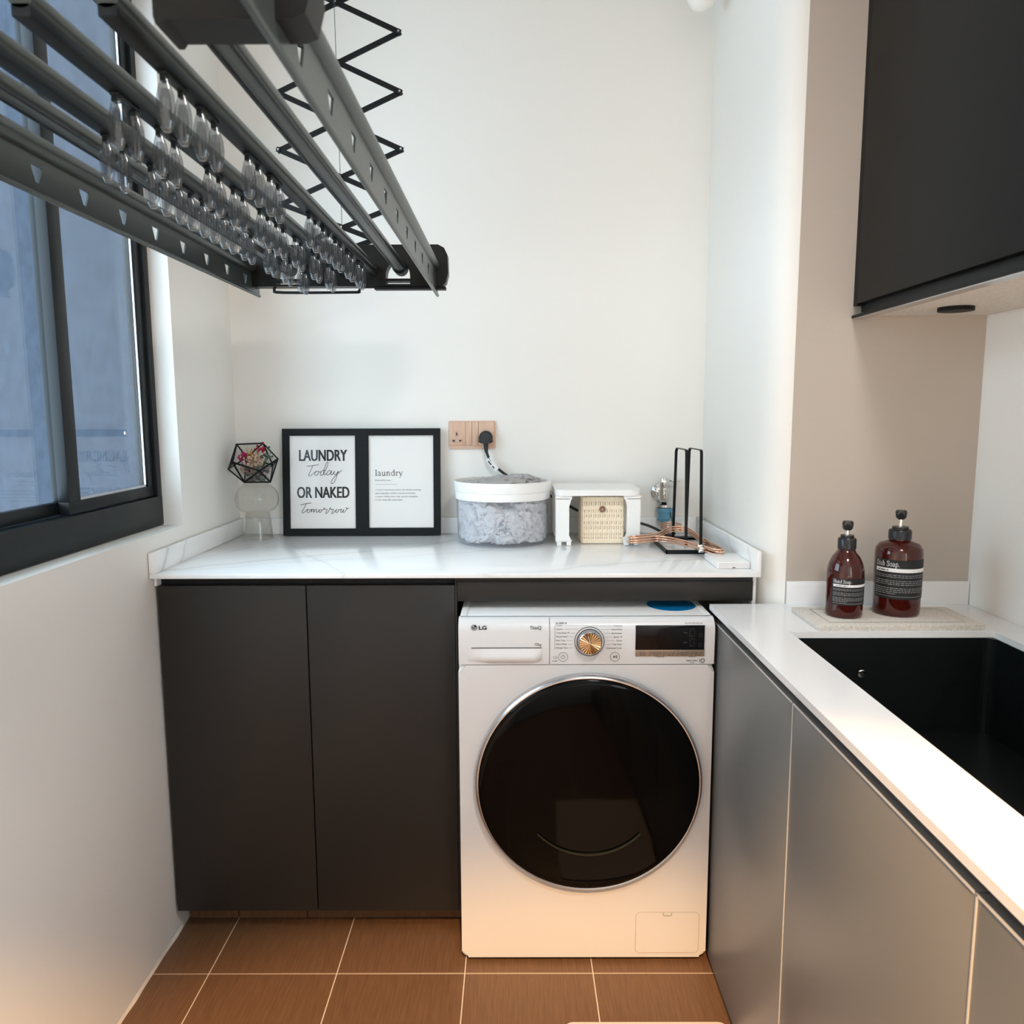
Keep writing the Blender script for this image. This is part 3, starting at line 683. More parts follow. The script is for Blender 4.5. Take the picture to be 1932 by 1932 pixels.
scr = [[(360, 482), (400, 479), (445, 472), (490, 463)], [(428, 472), (405, 520), (385, 560), (378, 582), (394, 587), (420, 570), (446, 548), (470, 535), (452, 550), (445, 572), (457, 584), (474, 576), (484, 555), (478, 538), (496, 546), (512, 544)],
       [(560, 530), (540, 528), (515, 545), (505, 570), (517, 583), (537, 570), (560, 532), (585, 480), (593, 446), (584, 437), (568, 462), (552, 510), (541, 560), (550, 577), (572, 562)],
       [(632, 536), (606, 530), (582, 550), (575, 574), (591, 580), (615, 560), (633, 535), (623, 565), (631, 578), (650, 560), (665, 535), (656, 563), (667, 577), (688, 560), (708, 535), (692, 575), (676, 625), (655, 663), (636, 675), (622, 664), (632, 640), (662, 600), (703, 562), (746, 528)],
       [(283, 906), (320, 898), (360, 890), (402, 886)], [(347, 893), (326, 935), (306, 970), (298, 989), (313, 996), (336, 976), (358, 958), (372, 955), (358, 966), (355, 985), (368, 992), (383, 978), (384, 960), (396, 962), (408, 953), (396, 990), (415, 960), (431, 957), (425, 990), (446, 960), (461, 957), (455, 984), (470, 986), (490, 965), (505, 955), (490, 968), (488, 985), (500, 990), (515, 976), (516, 960), (532, 962), (545, 938), (552, 958), (577, 957), (566, 985), (560, 1003), (577, 998), (600, 965), (611, 938), (620, 958), (646, 956), (633, 985), (625, 1002), (642, 999), (670, 970), (690, 955), (675, 968), (672, 988), (685, 992), (702, 976), (703, 959), (720, 962), (737, 953), (725, 984), (739, 990), (757, 963), (762, 955), (752, 984), (767, 988), (790, 960), (796, 945), (782, 938), (800, 950), (822, 942)]]
def script(b):
    for s in scr: stroke(b, [(U(p[0]), V(p[1])) for p in smoothline(s, 4)], .0017, TP_)
build('script_lettering', script, 'ink', p1)
def defn(b):
    put_serif(b, 'laundry', U(1110), V(588), .0185, U(1418)-U(1110), TP_)
    put_text(b, "['lawndri] noun", U(1114), V(645), .0048, TP_, w=U(1285)-U(1114))
    stroke(b, [(U(1114), V(683)), (U(1350), V(683))], .0006, TP_)
    for k, (s, x) in enumerate((('a room in the house where the families clothing', 1615), ('gets magically washed, ironed and folded.', 1555), ('a never ending chore that quickly multiplies', 1580), ('in size when left unattended.', 1412))):
        put_text(b, s, U(1114), V(750+37*k), .0046, TP_, w=U(x)-U(1114))
build('definition_lettering', defn, 'ink', p2)
box('glass', (o1[0], o1[1], .0040, .0050, o1[2], o1[3]), 'picglass', pf); box('glass', (o2[0], o2[1], .0040, .0050, o2[2], o2[3]), 'picglass', pf)

# vase
vx, vy = -.780, 2.318
vs_ = thing('glass_vase', 'clear ribbed glass vase in the left corner carrying the geometric terrarium', 'vase', (vx, vy, Zt))
build('vase_body', lambda b: lathe(b, [(.034, .0830), (.050, .090), (.0605, .104), (.0640, .122), (.0615, .140), (.053, .156), (.040, .166), (.034, .1705)], (0, 0, 0), 96, ribs=1, ribd=-.018, cap0=False, cap1=False), 'vaseglass', vs_, 80)
build('vase_foot', lambda b: lathe(b, [(.0445, 0), (.0440, .004), (.0400, .045), (.0365, .080), (.034, .0830), (.030, .0830), (.0335, .076), (.0375, .040), (.0410, .004)], (0, 0, 0), 56, cap0=False, cap1=False), 'vaseglass', vs_, 50)
# terrarium
tcx, tcz = -.787, 1.1855
te = thing('terrarium', 'black-framed geometric glass terrarium resting on the ribbed vase', 'terrarium', (tcx, vy, Zt+.1707))
ppm = .001625
tv = lambda px, py, dy: Vector(((px-477.5)*ppm, dy, (876-py)*ppm + (tcz-(Zt+.1707))))
O = {'TL': tv(447, 840, .006), 'TR': tv(494, 838.5, .018), 'R': tv(524, 867, .0), 'BR': tv(509, 911.5, -.004), 'BL': tv(463, 912.5, -.016), 'L': tv(431, 886, .0)}
cz0 = O['BL'].z
O['BR'].z = O['BL'].z = 0.0045
cen = Vector((0, 0, tcz-(Zt+.1707)))
O['F1'] = tv(450.5, 871, -.050); O['F2'] = tv(500.5, 886.5, -.058)
O['B1'] = 2*cen-O['F1']; O['B2'] = 2*cen-O['F2']; O['B1'].y = .050; O['B2'].y = .056; O['B1'].z = max(O['B1'].z, .006); O['B2'].z = max(O['B2'].z, .03)
tris = [('L', 'F1', 'TL'), ('L', 'BL', 'F1'), ('F1', 'BL', 'F2'), ('BL', 'BR', 'F2'), ('BR', 'R', 'F2'), ('R', 'BR', 'B1'), ('R', 'B1', 'TR'), ('TR', 'B1', 'B2'), ('TR', 'B2', 'TL'), ('TL', 'B2', 'L'), ('L', 'B2', 'BL'), ('B2', 'B1', 'BL'), ('B1', 'BR', 'BL')]
edges = {tuple(sorted(p)) for t in tris for p in ((t[0], t[1]), (t[1], t[2]), (t[2], t[0]))}
def cames(b):
    for e in sorted(edges):
        front = 'F1' in e or 'F2' in e
        tube(b, [O[e[0]], O[e[1]]], .0030 if front else .0024, 6)
build('lead_frame', cames, 'blackmetal', te)
for t in tris:
    def pane(b):
        c = (O[t[0]]+O[t[1]]+O[t[2]])/3; A = [b.verts.new(c+(O[k]-c)*.985) for k in t]; b.faces.new(A)
    po = build('pane', pane, 'terglass', te)
def blob(b, c, r, amp, seed, sub=3, sq=(1, 1, 1), fr=60):
    res = bmesh.ops.create_icosphere(b, subdivisions=sub, radius=1)
    for v in res['verts']:
        d = v.co.copy(); k = 1+amp*noise.noise(d*fr*r+Vector((seed, seed*2.3, 0)))
        v.co = Vector(c)+Vector((d.x*r*sq[0], d.y*r*sq[1], d.z*r*sq[2]))*k
tw = Vector(te.location)
def peb(b):
    for k in range(230):
        a = random.uniform(0, 2*PI); q = random.uniform(0, 1)**.5; z = random.uniform(.008, .052); rad = .024+.42*(z-.01)
        blob(b, (q*rad*math.cos(a)*1.15+.006, q*rad*math.sin(a)*.8, z), random.uniform(.003, .0055), .3, k, 1)
tag(build('pebble_bed', peb, 'soil'), 'dark grey pebble bed in the bottom of the geometric terrarium', 'pebbles', kind='stuff').location = tw
def flower(nm, label, m, c, n, spread, r, seed):
    random.seed(seed)
    def f(b):
        for k in range(n):
            p = Vector(c)+Vector((random.gauss(0, spread), random.gauss(0, spread*.7), random.gauss(0, spread*.7)))
            blob(b, p, r*random.uniform(.6, 1.2), .5, k+seed, 1)
            if k % 2 == 0: tube(b, [(c[0]*.5, c[1], .030), p], .0006, 4)
    o = tag(build(nm, f, m), label, 'dried flowers', 'dried flowers in the terrarium'); o.location = tw; return o
flower('dried_flower_bunch', 'magenta dried flowers at the left of the terrarium', 'pink', (-.026, -.004, .084), 24, .0075, .0042, 3)
flower('dried_flower_bunch', 'ochre yellow dried flowers in the middle of the terrarium', 'yellow', (-.003, .0, .086), 18, .008, .0036, 5)
flower('dried_flower_bunch', 'crimson dried flowers poking out at the top right of the terrarium', 'red', (.023, .004, .104), 16, .007, .004, 8)
flower('dried_flower_bunch', 'dusty green leaves at the right of the terrarium', 'green', (.036, .002, .084), 30, .010, .0038, 12)
flower('dried_flower_bunch', 'beige dried flower heads along the front of the terrarium', 'dried', (.010, -.014, .066), 70, .0155, .0052, 20)

# socket and plug
so = thing('wall_socket', 'rose gold double wall socket above the laundry basket', 'wall socket', (-.1305, YB, 1.2665)); K = LP(so)
sw0, sw1, sz0, sz1 = -.2045, -.0575, 1.2235, 1.3105
K(build('backplate', lambda b: prism(b, rrect(sw0, sw1, sz0, sz1, .004), 'y', YB-.007, YB-.0005), 'socket', so, 40))
for a, b_ in ((sw0+.003, -.1525), (-.1105, sw1-.004)):
    fp = K(box('face_panel', (a, b_, YB-.0095, YB-.007, sz0+.011, sz1-.004), 'socket', so, .0008))
    if a < -.15:
        def holes(b):
            T = [( -.1790, 1.2700, .0020, .0046), (-.1885, 1.2490, .0038, .0024), (-.1685, 1.2490, .0038, .0024)]
            for x, z, w, h in T: bx(b, x-w, x+w, YB-.0100, YB-.0094, z-h, z+h)
        h_ = build('pin_slot', holes, 'ink', fp)
        def outl(b):
            for x, z, w, h in ((-.1790, 1.2700, .0045, .0085), (-.1785, 1.2490, .0165, .0058)):
                stroke(b, rrect(x-w, x+w, z-h, z+h, min(w, h)*.98, 5)+[(x+w, z)], .0005, lambda px, pz: (px, YB-.0098, pz))
        build('slot_outline', outl, 'greyink', fp)
for a, b_ in ((-.1515, -.1320), (-.1310, -.1115)): K(box('rocker_switch', (a, b_, YB-.0105, YB-.007, sz0+.011, sz1-.004), 'socket', so, .0008))
pg = thing('power_plug', 'black three-pin plug and cable in the rose gold socket', 'power plug', (-.087, YB-.0095, 1.256)); K = LP(pg)
def plugb(b):
    P_ = []
    for k in range(28):
        a = 2*PI*k/28; x = .0215*math.cos(a); z = .0225*math.sin(a)
        if z < -.012: z = -.0165 + (z+.0225)*.2; x *= 1.12
        P_.append((-.0875+x, 1.2580+z))
    prism(b, P_, 'y', YB-.040, YB-.0098)
    bmesh.ops.bevel(b, geom=[e for e in b.edges if all(abs(v.co.y-(YB-.04)) < 1e-6 for v in e.verts)], offset=.006, segments=3, affect='EDGES')
K(build('plug_body', plugb, 'rubber', pg, 40))
K(build('strain_relief', lambda b: tube(b, [(-.0875, YB-.026, 1.246), (-.0872, YB-.026, 1.225), (-.0850, YB-.027, 1.212)], .006, 10, rr=[.0085, .0065, .0050]), 'rubber', pg, 50))
cpts = smoothline([Vector(p) for p in ((-.0850, YB-.027, 1.213), (-.077, YB-.027, 1.193), (-.060, YB-.026, 1.172), (-.038, YB-.022, 1.152), (-.005, YB-.016, 1.13), (.06, YB-.016, 1.105), (.13, YB-.03, 1.068), (.172, YB-.055, 1.047), (.208, YB-.055, 1.030), (.29, YB-.045, 1.012), (.36, YB-.05, .998), (.405, YB-.06, .990), (.445, YB-.07, .974), (.465, YB-.095, .9605), (.50, YB-.06, .9605))], 4)
K(build('cable', lambda b: tube(b, cpts, .0042, 8), 'rubber', pg, 50))
def tagf(b):
    a = Vector((-.0790, YB-.030, 1.1960)); c = Vector((-.0500, YB-.030, 1.1610)); d = (c-a).normalized(); n_ = Vector((d.z, 0, -d.x))
    q = [a-n_*.004, a+n_*.0125, c+n_*.0125, c-n_*.004]
    v = [b.verts.new(p) for p in q]+[b.verts.new(p+Vector((0, -.0008, 0))) for p in q]
    b.faces.new(v[4:]); b.faces.new(v[:4][::-1])
    for i in range(4): b.faces.new((v[i], v[(i+1) % 4], v[4+(i+1) % 4], v[4+i]))
tgo = K(build('cable_tag', tagf, 'plastic', pg))
def tagt(b):
    a = Vector((-.0790, 0, 1.1960)); d = Vector((.029, 0, -.035)).normalized(); n_ = Vector((d.z, 0, -d.x))
    T = lambda x, z: tuple(a+d*x+n_*(-.001-z*1.0+.012)+Vector((0, YB-.0311, 0)))
    put_blur(b, .006, .0012, .0062, T, .030, 'l', 9)
build('tag_lettering', tagt, 'ink', tgo)

# laundry basket
bxc, byc = -.0335, 2.276
ba = thing('laundry_basket', 'translucent round laundry basket with a white rim full of grey clothes', 'basket', (bxc, byc, Zt))
build('tub', lambda b: lathe(b, [(.1290, .004), (.1305, .0), (.1335, .003), (.1352, .012), (.1385, .137), (.1372, .137), (.1340, .012), (.1300, .005)], (0, 0, 0), 72, cap0=False, cap1=False), 'tub', ba, 50)
build('tub_base', lambda b: lathe(b, [(.1295, .001), (.1295, .004)], (0, 0, 0), 64), 'tub', ba)
build('rim', lambda b: lathe(b, [(.1385, .133), (.1400, .131), (.1408, .134), (.1416, .150), (.1405, .1515), (.1405, .153), (.1430, .1545), (.1448, .181), (.1436, .1835), (.1420, .1825), (.1375, .140)], (0, 0, 0), 72, cap0=False, cap1=False), 'plastic', ba, 40)
def garment(label, c, r, sq, m, seed, amp=.55, fr=2.6, limit=None):
    def f(b):
        bmesh.ops.create_icosphere(b, subdivisions=5, radius=1)
        for v in b.verts:
            d = v.co.copy(); p = d*fr+Vector((seed*3.1, seed*1.7, seed))
            w = p + Vector((noise.noise(p*1.3), noise.noise(p*1.3+Vector((5, 0, 0))), noise.noise(p*1.3+Vector((0, 9, 0)))))*.9
            rid = 1-abs(noise.noise(w))*2.2; rid2 = 1-abs(noise.noise(w*2.3+Vector((3, 3, 3))))*2.2
            c1 = math.exp(-(noise.noise(w)/.10)**2); c2 = math.exp(-(noise.noise(w*2.1+Vector((3, 3, 3)))/.11)**2); k = 1.02 - amp*.26*c1 - amp*.10*c2 + .10*noise.noise(p*.8)
            q = Vector((d.x*r*sq[0]*k, d.y*r*sq[1]*k, d.z*r*sq[2]*k))+Vector(c)
            rad = math.hypot(q.x, q.y); lim = .1335 if q.z < .14 else .1345
            if rad > lim-.002:
                s = (lim-.002-.034*c1-.010*c2)/rad; q.x *= s; q.y *= s
            q.z = max(q.z, .006+.004*rid)
            v.co = q
    o = tag(build('crumpled_garment', f, m, smooth=70), label, 'clothes', 'clothes in the laundry basket'); o.location = (bxc, byc, Zt); return o
garment('crumpled light grey garment filling the left of the laundry basket', (-.062, -.040, .072), .098, (.95, 1.05, .82), 'clothlight', 1, .9, 1.7)
garment('crumpled light grey garment filling the right of the laundry basket', (.062, -.040, .072), .098, (.95, 1.05, .82), 'clothlight', 2, .9, 1.9)
garment('crumpled grey garment at the back of the laundry basket', (0, .060, .075), .080, (1.3, .85, .95), 'cloth', 3)
garment('light grey garment pressed against the front of the laundry basket', (0, -.078, .058), .074, (1.0, .95, .80), 'clothlight', 4, .9, 2.0)
garment('grey shirt bunched across the top of the laundry basket', (-.005, -.005, .153), .124, (1.15, 1.12, .30), 'cloth', 6, .9, 3.0)
garment('grey shirt heap rising above the right rim of the laundry basket', (.052, .040, .166), .062, (1.05, .85, .52), 'cloth', 9, .9, 3.4)
garment('grey fold sticking up behind the middle of the laundry basket rim', (-.006, .070, .166), .042, (1.1, .7, .62), 'cloth', 11, .8, 3.0)

# step stool
st = thing('step_stool', 'white plastic step stool standing over the woven box', 'stool', (.240, 2.29, Zt)); K = LP(st)
q0, q1, ya, yb = .1175, .3630, 2.176, 2.400
def seat(b):
    prism(b, rrect(q0, q1, ya, yb, .026, 6), 'z', 1.1000, 1.1165)
    bmesh.ops.bevel(b, geom=[e for e in b.edges if all(abs(v.co.z-1.1165) < 1e-6 for v in e.verts)], offset=.004, segments=3, affect='EDGES')
K(build('seat', seat, 'plastic', st, 40))
def leg(sgn, y0, y1):
    xo = q0+.001 if sgn < 0 else q1-.001
    def f(b):
        z_ = lambda p: (xo - sgn*p[0], p[1])
        pts = [(0, 1.0995), (.0475, 1.0995), (.0475, 1.091), (.040, 1.084), (.036, 1.070), (.036, .985), (.040, .977), (.0465, .972), (.0465, .967), (.001, .967)]
        pts = [z_(p) for p in pts]
        prism(b, pts, 'y', y0, y1)
        bmesh.ops.bevel(b, geom=[e for e in b.edges if abs(e.verts[0].co.y-e.verts[1].co.y) < 1e-6 and abs(e.verts[0].co.y-y0) < 1e-6], offset=.003, segments=2, affect='EDGES')
    l = K(build('leg', f, 'plastic', st, 40))
    for dx in (.0045, .032):
        xa = xo - sgn*dx; xb = xo - sgn*(dx+.013); box('foot', (min(xa, xb), max(xa, xb), y0+.002, y1-.002, Zt+.0002, .967), 'plastic', l, .001)
    box('leg_seam', (min(xo-sgn*.001, xo-sgn*.040), max(xo-sgn*.001, xo-sgn*.040), y0-.0004, y0+.001, 1.0905, 1.0920), 'greyink', l)
for sg in (-1, 1):
    leg(sg, ya+.003, ya+.042); leg(sg, yb-.045, yb-.003)
# woven box
wb = thing('woven_box', 'cream woven box with a brown wooden button under the white stool', 'box', (.259, 2.29, Zt)); K = LP(wb)
wx0, wx1, wy0, wy1, wz0, wz1 = .1990, .3190, 2.222, 2.345, Zt+.0003, 1.0925
K(box('core', (wx0+.003, wx1-.003, wy0+.003, wy1-.003, wz0, wz1-.002), 'wickerin', wb))
def weave(b):
    n = 9; p = (wx1-wx0)/n; H_ = wz1-wz0
    rows = [.055, .255, .315, .50, .555, .735, .79, .945]
    for i in range(2*n):                     # upright strands bulge in and out in turn
        x = wx0+p/2*(i+.5); ph = i % 2
        pts = []
        for k in range(17):
            v = k/16; pts.append((x, wy0+.0015-.0016*math.cos(2*PI*v*3.5+(PI if ph else 0)), wz0+H_*v))
        tube(b, pts, .0031, 5, prof=[(1, 0), (.3, .9), (-1, .6), (-1, -.6), (.3, -.9)])
    for v in rows[0], rows[-1]: bx(b, wx0, wx1, wy0-.0015, wy0+.002, wz0+H_*v-.007, wz0+H_*v+.007, .001)
    for v, q in ((.155, .003), (.265, .0062), (.395, .003), (.52, .0062), (.645, .003), (.77, .0062)):
        bx(b, wx0, wx1, wy0-.0008, wy0+.002, wz0+H_*v-q, wz0+H_*v+q, .0006)
    for xs_ in (wx0, wx1):
        for i in range(14):
            y = wy0+.004+(wy1-wy0-.008)*(i+.5)/14
            tube(b, [(xs_+(.0012 if i % 2 else -.0006)*(1 if xs_ == wx0 else -1), y, wz0), (xs_+(.0012 if i % 2 else -.0006)*(1 if xs_ == wx0 else -1), y, wz1)], .0032, 5)
    bx(b, wx0, wx1, wy0+.004, wy1, wz1-.004, wz1)
K(build('woven_strands', weave, 'wicker', wb))
bt = K(build('wooden_button', lambda b: lathe(b, [(.0085, 0), (.0095, .002), (.0088, .0045), (.006, .0042), (.002, .0040)], (.2565, wy0-.0015, 1.0565), 24, 'y'), 'wood', wb, 50))
build('button_stud', lambda b: lathe(b, [(.0018, .004), (.0012, .0055)], (.2565, wy0-.0015, 1.0565), 10, 'y'), 'plastic', bt)

# angle valve and hose
va = thing('angle_valve', 'chrome angle valve on the back wall beside the hanger stand', 'valve', (.470, YB, 1.085)); K = LP(va)
K(build('flange', lambda b: lathe(b, [(.028, .0005), (.028, .004), (.020, .012), (.011, .014), (.010, .030)], (.462, YB, 1.084), 36, 'y'), 'chrome', va, 40))
K(build('valve_body', lambda b: lathe(b, [(.0140, 1.058), (.0160, 1.062), (.0160, 1.101), (.0152, 1.1018), (.0152, 1.103), (.0160, 1.104), (.0160, 1.131), (.0145, 1.1335)], (.4700, YB-.035, 0), 28), 'chrome', va, 40))
K(build('lever', lambda b: tube(b, [(.485, YB-.035, 1.124), (.515, YB-.035, 1.124)], .0042, 10), 'chrome', va, 40))
K(build('threaded_spout', lambda b: lathe(b, [(.008, 1.040), (.008, 1.058)], (.4700, YB-.035, 0), 18), 'black', va))
hc = thing('hose_connector', 'blue hose connector under the chrome valve with a grey hose', 'hose', (.470, YB-.035, Zt)); K = LP(hc)
K(build('clamp_ring', lambda b: lathe(b, [(.013, 1.0395), (.0225, 1.041), (.0225, 1.049), (.013, 1.0505)], (.4700, YB-.035, 0), 18), 'chrome', hc))
K(build('coupling', lambda b: lathe(b, [(.0215, 1.0385), (.0215, 1.0255), (.0190, 1.0245), (.0190, 1.008), (.0205, 1.007), (.0205, 1.003), (.0150, .996)], (.4700, YB-.035, 0), 26), 'blue', hc, 40))
K(build('release_lever', lambda b: prism(b, [(.487, 1.037), (.498, 1.037), (.500, 1.000), (.496, .992)], 'y', YB-.044, YB-.026), 'blue', hc))
def hosef(b):
    pts = []; rr = []
    for k in range(14): pts.append((.470+.0005*k, YB-.035-.0006*k, .996-.0029*k)); rr.append(.0088 if k % 2 else .0072)
    pts += [(.480, YB-.045, .957+.009)]; rr += [.0085]
    tube(b, pts, .008, 12, rr=rr)
K(build('hose', hosef, 'hose', hc, 40))

# hanger stand
hs = thing('hanger_stand', 'black metal hanger stand with two tall loops on a hollow base', 'hanger stand', (.482, 2.16, Zt)); K = LP(hs)
def sbase(b):
    x0, x1, y0, y1, z0, z1, w = .4100, .5480, 2.046, 2.285, Zt+.0003, .9665, .0135
    bx(b, x0, x1, y0, y0+w*.25, z0, z1); bx(b, x0, x1, y1-w*.25, y1, z0, z1); bx(b, x0, x0+w*.25, y0, y1, z0, z1); bx(b, x1-w*.25, x1, y0, y1, z0, z1)
    bx(b, x0, x1, y1-.03, y1, z1-.002, z1)
K(build('base', sbase, 'blackmetal', hs))
K(box('base_plate', (.4125, .5455, 2.049, 2.270, Zt+.0003, Zt+.002), 'marble', hs))
for xa, ybk, yfr in ((.4785, 2.268, 2.140), (.5155, 2.262, 2.122)):
    pts = [(xa-.004, ybk+.004, .962), (xa-.001, ybk, 1.222), (xa, ybk-.004, 1.2295), (xa, ybk-.012, 1.2315), (xa+.001, yfr+.012, 1.2315), (xa+.001, yfr+.004, 1.2295), (xa+.001, yfr, 1.222), (xa+.001, yfr-.022, .962)]
    K(build('loop', lambda b: tube(b, pts, 1, prof=[(.0040, .0013), (-.0040, .0013), (-.0040, -.0013), (.0040, -.0013)]), 'blackmetal', hs))
# hangers lying on the stand base
def hanger(label, z, dx, dy, rz):
    t = thing('clothes_hanger', label, 'hanger', (.455+dx, 2.13+dy, z), 'rose gold hangers on the stand', rz)
    # outline in local XY: left tip, right tip, back apex
    base = smoothline([Vector(p) for p in ((-.130, .020, .0), (-.120, .006, .0005), (-.085, .010, .002), (-.040, .018, .003), (.010, -.045, .002), (.050, -.128, 0), (.062, -.168, 0), (.078, -.180, 0), (.088, -.165, 0), (.086, -.140, .0), (.070, -.02, .004), (.062, .075, .010), (.050, .112, .014), (.025, .122, .016), (-.005, .105, .013), (-.040, .060, .006), (-.100, .034, .002), (-.124, .032, 0))], 4)
    build('frame_wire', lambda b: tube(b, base[:-1], .0025, 8, closed=True), 'rose', t, 60)
    hk = smoothline([Vector(p) for p in ((.030, .122, .016), (.045, .150, .018), (.030, .185, .018), (.000, .190, .017), (-.012, .170, .016))], 5)
    build('hook', lambda b: tube(b, hk, .0024, 8), 'rose', t, 60)
    build('strap_clip', lambda b: bx(b, .032, .046, -.130, -.112, -.0036, .0036, .001), 'chrome', t, 40)
hanger('lowest rose gold hanger lying on the hanger stand base', .9705, .000, .003, 0)
hanger('middle rose gold hanger of the stack lying on the stand', .9770, .001, .004, .012)
hanger('topmost rose gold hanger of the stack lying on the stand', .9835, -.001, .006, -.01)

# small white box
sb = thing('white_box', 'flat white box at the right front corner of the worktop', 'box', (.535, 1.915, Zt)); K = LP(sb)
K(box('sleeve', (.4960, .5760, 1.848, 1.975, Zt+.0003, .9715), 'plastic', sb, .001))
K(box('drawer_front', (.4985, .5735, 1.8468, 1.849, Zt+.002, .9700), 'white', sb))
K(build('thumb_notch', lambda b: prism(b, [(.5365+.004*math.cos(PI*k/10), Zt+.002+.0025*math.sin(PI*k/10)) for k in range(11)], 'y', 1.8463, 1.8467), 'greyink', sb))

# ================================================================== floor mat, lamps
tag(build('floor_mat', lambda b: (prism(b, rrect(.106, .462, .92, 1.531, .02), 'z', .0003, .009)), 'mat', smooth=40), 'pale pink floor mat at the bottom edge in front of the washing machine', 'mat')
cl = thing('ceiling_lamp', 'small white round bulb lamp at the ceiling by the right wall', 'lamp', (.515, 2.25, ZC)); K = LP(cl)
K(build('bulb', lambda b: lathe(b, [(.0001, 2.417), (.015, 2.420), (.030, 2.431), (.040, 2.449), (.041, 2.463), (.036, 2.482), (.024, 2.505), (.018, 2.530)], (.515, 2.25, 0), 32), 'bulb', cl, 60))
K(build('lamp_holder', lambda b: lathe(b, [(.020, 2.528), (.022, 2.56), (.040, 2.58), (.045, ZC-.0005)], (.515, 2.25, 0), 28), 'plastic', cl, 40))
dl = thing('ceiling_downlight', 'round recessed ceiling downlight behind the camera', 'downlight', (.12, -.55, ZC)); K = LP(dl)
K(build('trim_ring', lambda b: lathe(b, [(.036, 2.60), (.050, 2.611), (.055, 2.6165), (.055, ZC-.0005)], (.12, -.55, 0), 36, cap0=False), 'plastic', dl, 40))
pn = thing('fill_light_housing', 'round opal ceiling disc added to house the unseen fill light', 'lamp', (.52, .15, ZC)); K = LP(pn)
K(build('housing_disc', lambda b: lathe(b, [(.18, 2.56), (.19, 2.565), (.19, ZC-.0005)], (.52, .15, 0), 40), 'bulb', pn, 40))  # disc added to house the fill light

# ================================================================== drying rack
RZ = 1.690
dk = thing('drying_rack', 'dark grey ceiling-hung laundry drying rack with scissor arms over the worktop', 'drying rack', (-.42, 1.33, RZ)); K = LP(dk)
YN, YFar = .705, 1.955
def rail_prof(r):          # rounded bar with a groove underneath
    P_ = []
    for k in range(18):
        a = PI*1.5 + .45 + (2*PI-.9)*k/17; P_.append((math.sin(a), math.cos(a)))
    return [(r*p[0], r*p[1]) for p in P_] + [(-.35*r, .25*r), (-.35*r, -.25*r)]
def straight(b, x, z, y0, y1, r, n=14, sz=1.0):
    prism(b, [(x+r*math.cos(2*PI*k/n), z+r*sz*math.sin(2*PI*k/n)) for k in range(n)], 'y', y0, y1)
for x in (-.279, -.561):                                     # inner plain rails
    ro = K(build('hanging_rail', lambda b: straight(b, x, RZ+.004, YN, YFar, .0128, 20), 'rackmetal', dk, 50))
    for sx_ in (-.0105, .0105): box('rail_groove', (x+sx_-.002, x+sx_+.002, YN, YFar, RZ-.0065, RZ-.0035), 'racktrack', ro)
for x in (-.346, -.420, -.494):                              # clip rails with dark track
    ro = K(build('clip_rail', lambda b: straight(b, x, RZ, YN, YFar, .0112, 18, .95), 'rackmetal', dk, 50))
    build('clip_track', lambda b: (bx(b, x-.0085, x+.0085, YN, YFar, RZ-.0175, RZ-.006, .001)), 'racktrack', ro, 40)
SL = [.625+.1165*k for k in range(12)]
for sgn, x in ((1, -.195), (-1, -.645)):                     # outer wings with slotted fins
    wing = K(build('wing_rail', lambda b: straight(b, x, RZ+.006, YN, YFar+.01, .0130, 20), 'rackmetal', dk, 50))
    def fin(b):
        xa, xb = x+sgn*.002-.0014, x+sgn*.002+.0014; zt, zs, zb_, z0 = RZ-.004, RZ-.021, RZ-.043, RZ-.058
        bx(b, xa, xb, YN-.14, YFar+.055, zs, zt); bx(b, xa, xb, YN-.14, YFar+.055, z0, zb_)
        ed = [YN-.14]+[s for s in SL if s < YFar]+[YFar+.055]
        for i in range(len(ed)-1):
            a0 = ed[i]+(.014 if i else 0); a1 = ed[i+1]-(.014 if i < len(ed)-2 else 0); c0 = ed[i]+(.004 if i else 0); c1 = ed[i+1]-(.004 if i < len(ed)-2 else 0)
            prism(b, [(a0, zs), (a1, zs), (c1, zb_), (c0, zb_)], 'x', xa, xb)
        tube(b, [(x+sgn*.002, YN-.14, z0), (x+sgn*.002, YFar+.057, z0)], .0038, 8)
    build('slotted_fin', fin, 'rackmetal', wing)
# far end housing: two lobes with arched cut-outs and a joining bar
def endhousing(y0, y1, full):
    def f(b):
        zb_, zt = RZ-.043, RZ+.056
        for s in (-1, 1):
            c = -.42
            X = lambda u: c+s*u
            # outer block around the wing rail
            pts = [(.165, zt), (.235, zt), (.250, zt-.008), (.258, zt-.025), (.259, zb_+.030), (.253, zb_+.008), (.243, zb_), (.165, zb_)]
            prism(b, [(X(u), z) for u, z in pts], 'y', y0, y1)
            arc = [(.135+.030*math.cos(PI*k/12), RZ-.018+.036*math.sin(PI*k/12)) for k in range(13)]   # from .165 to .105
            prism(b, [(X(.165), zt)]+[(X(u), z) for u, z in arc]+[(X(.105), zt)], 'y', y0, y1)
            prism(b, [(X(.105), zt), (X(.105), zb_), (X(.085), zb_), (X(.085), zt)], 'y', y0, y1)
            bx(b, min(X(.105), X(.165)), max(X(.105), X(.165)), y0, y1, zb_, zb_+.005); bx(b, min(X(.105), X(.165)), max(X(.105), X(.165)), y0, y1, zb_+.012, zb_+.018)
        bx(b, -.42-.085, -.42+.085, y0, y1, zb_ if full else RZ+.018, zt)
    return f
K(build('end_housing', endhousing(YFar, YFar+.035, True), 'rackplastic', dk, 30))
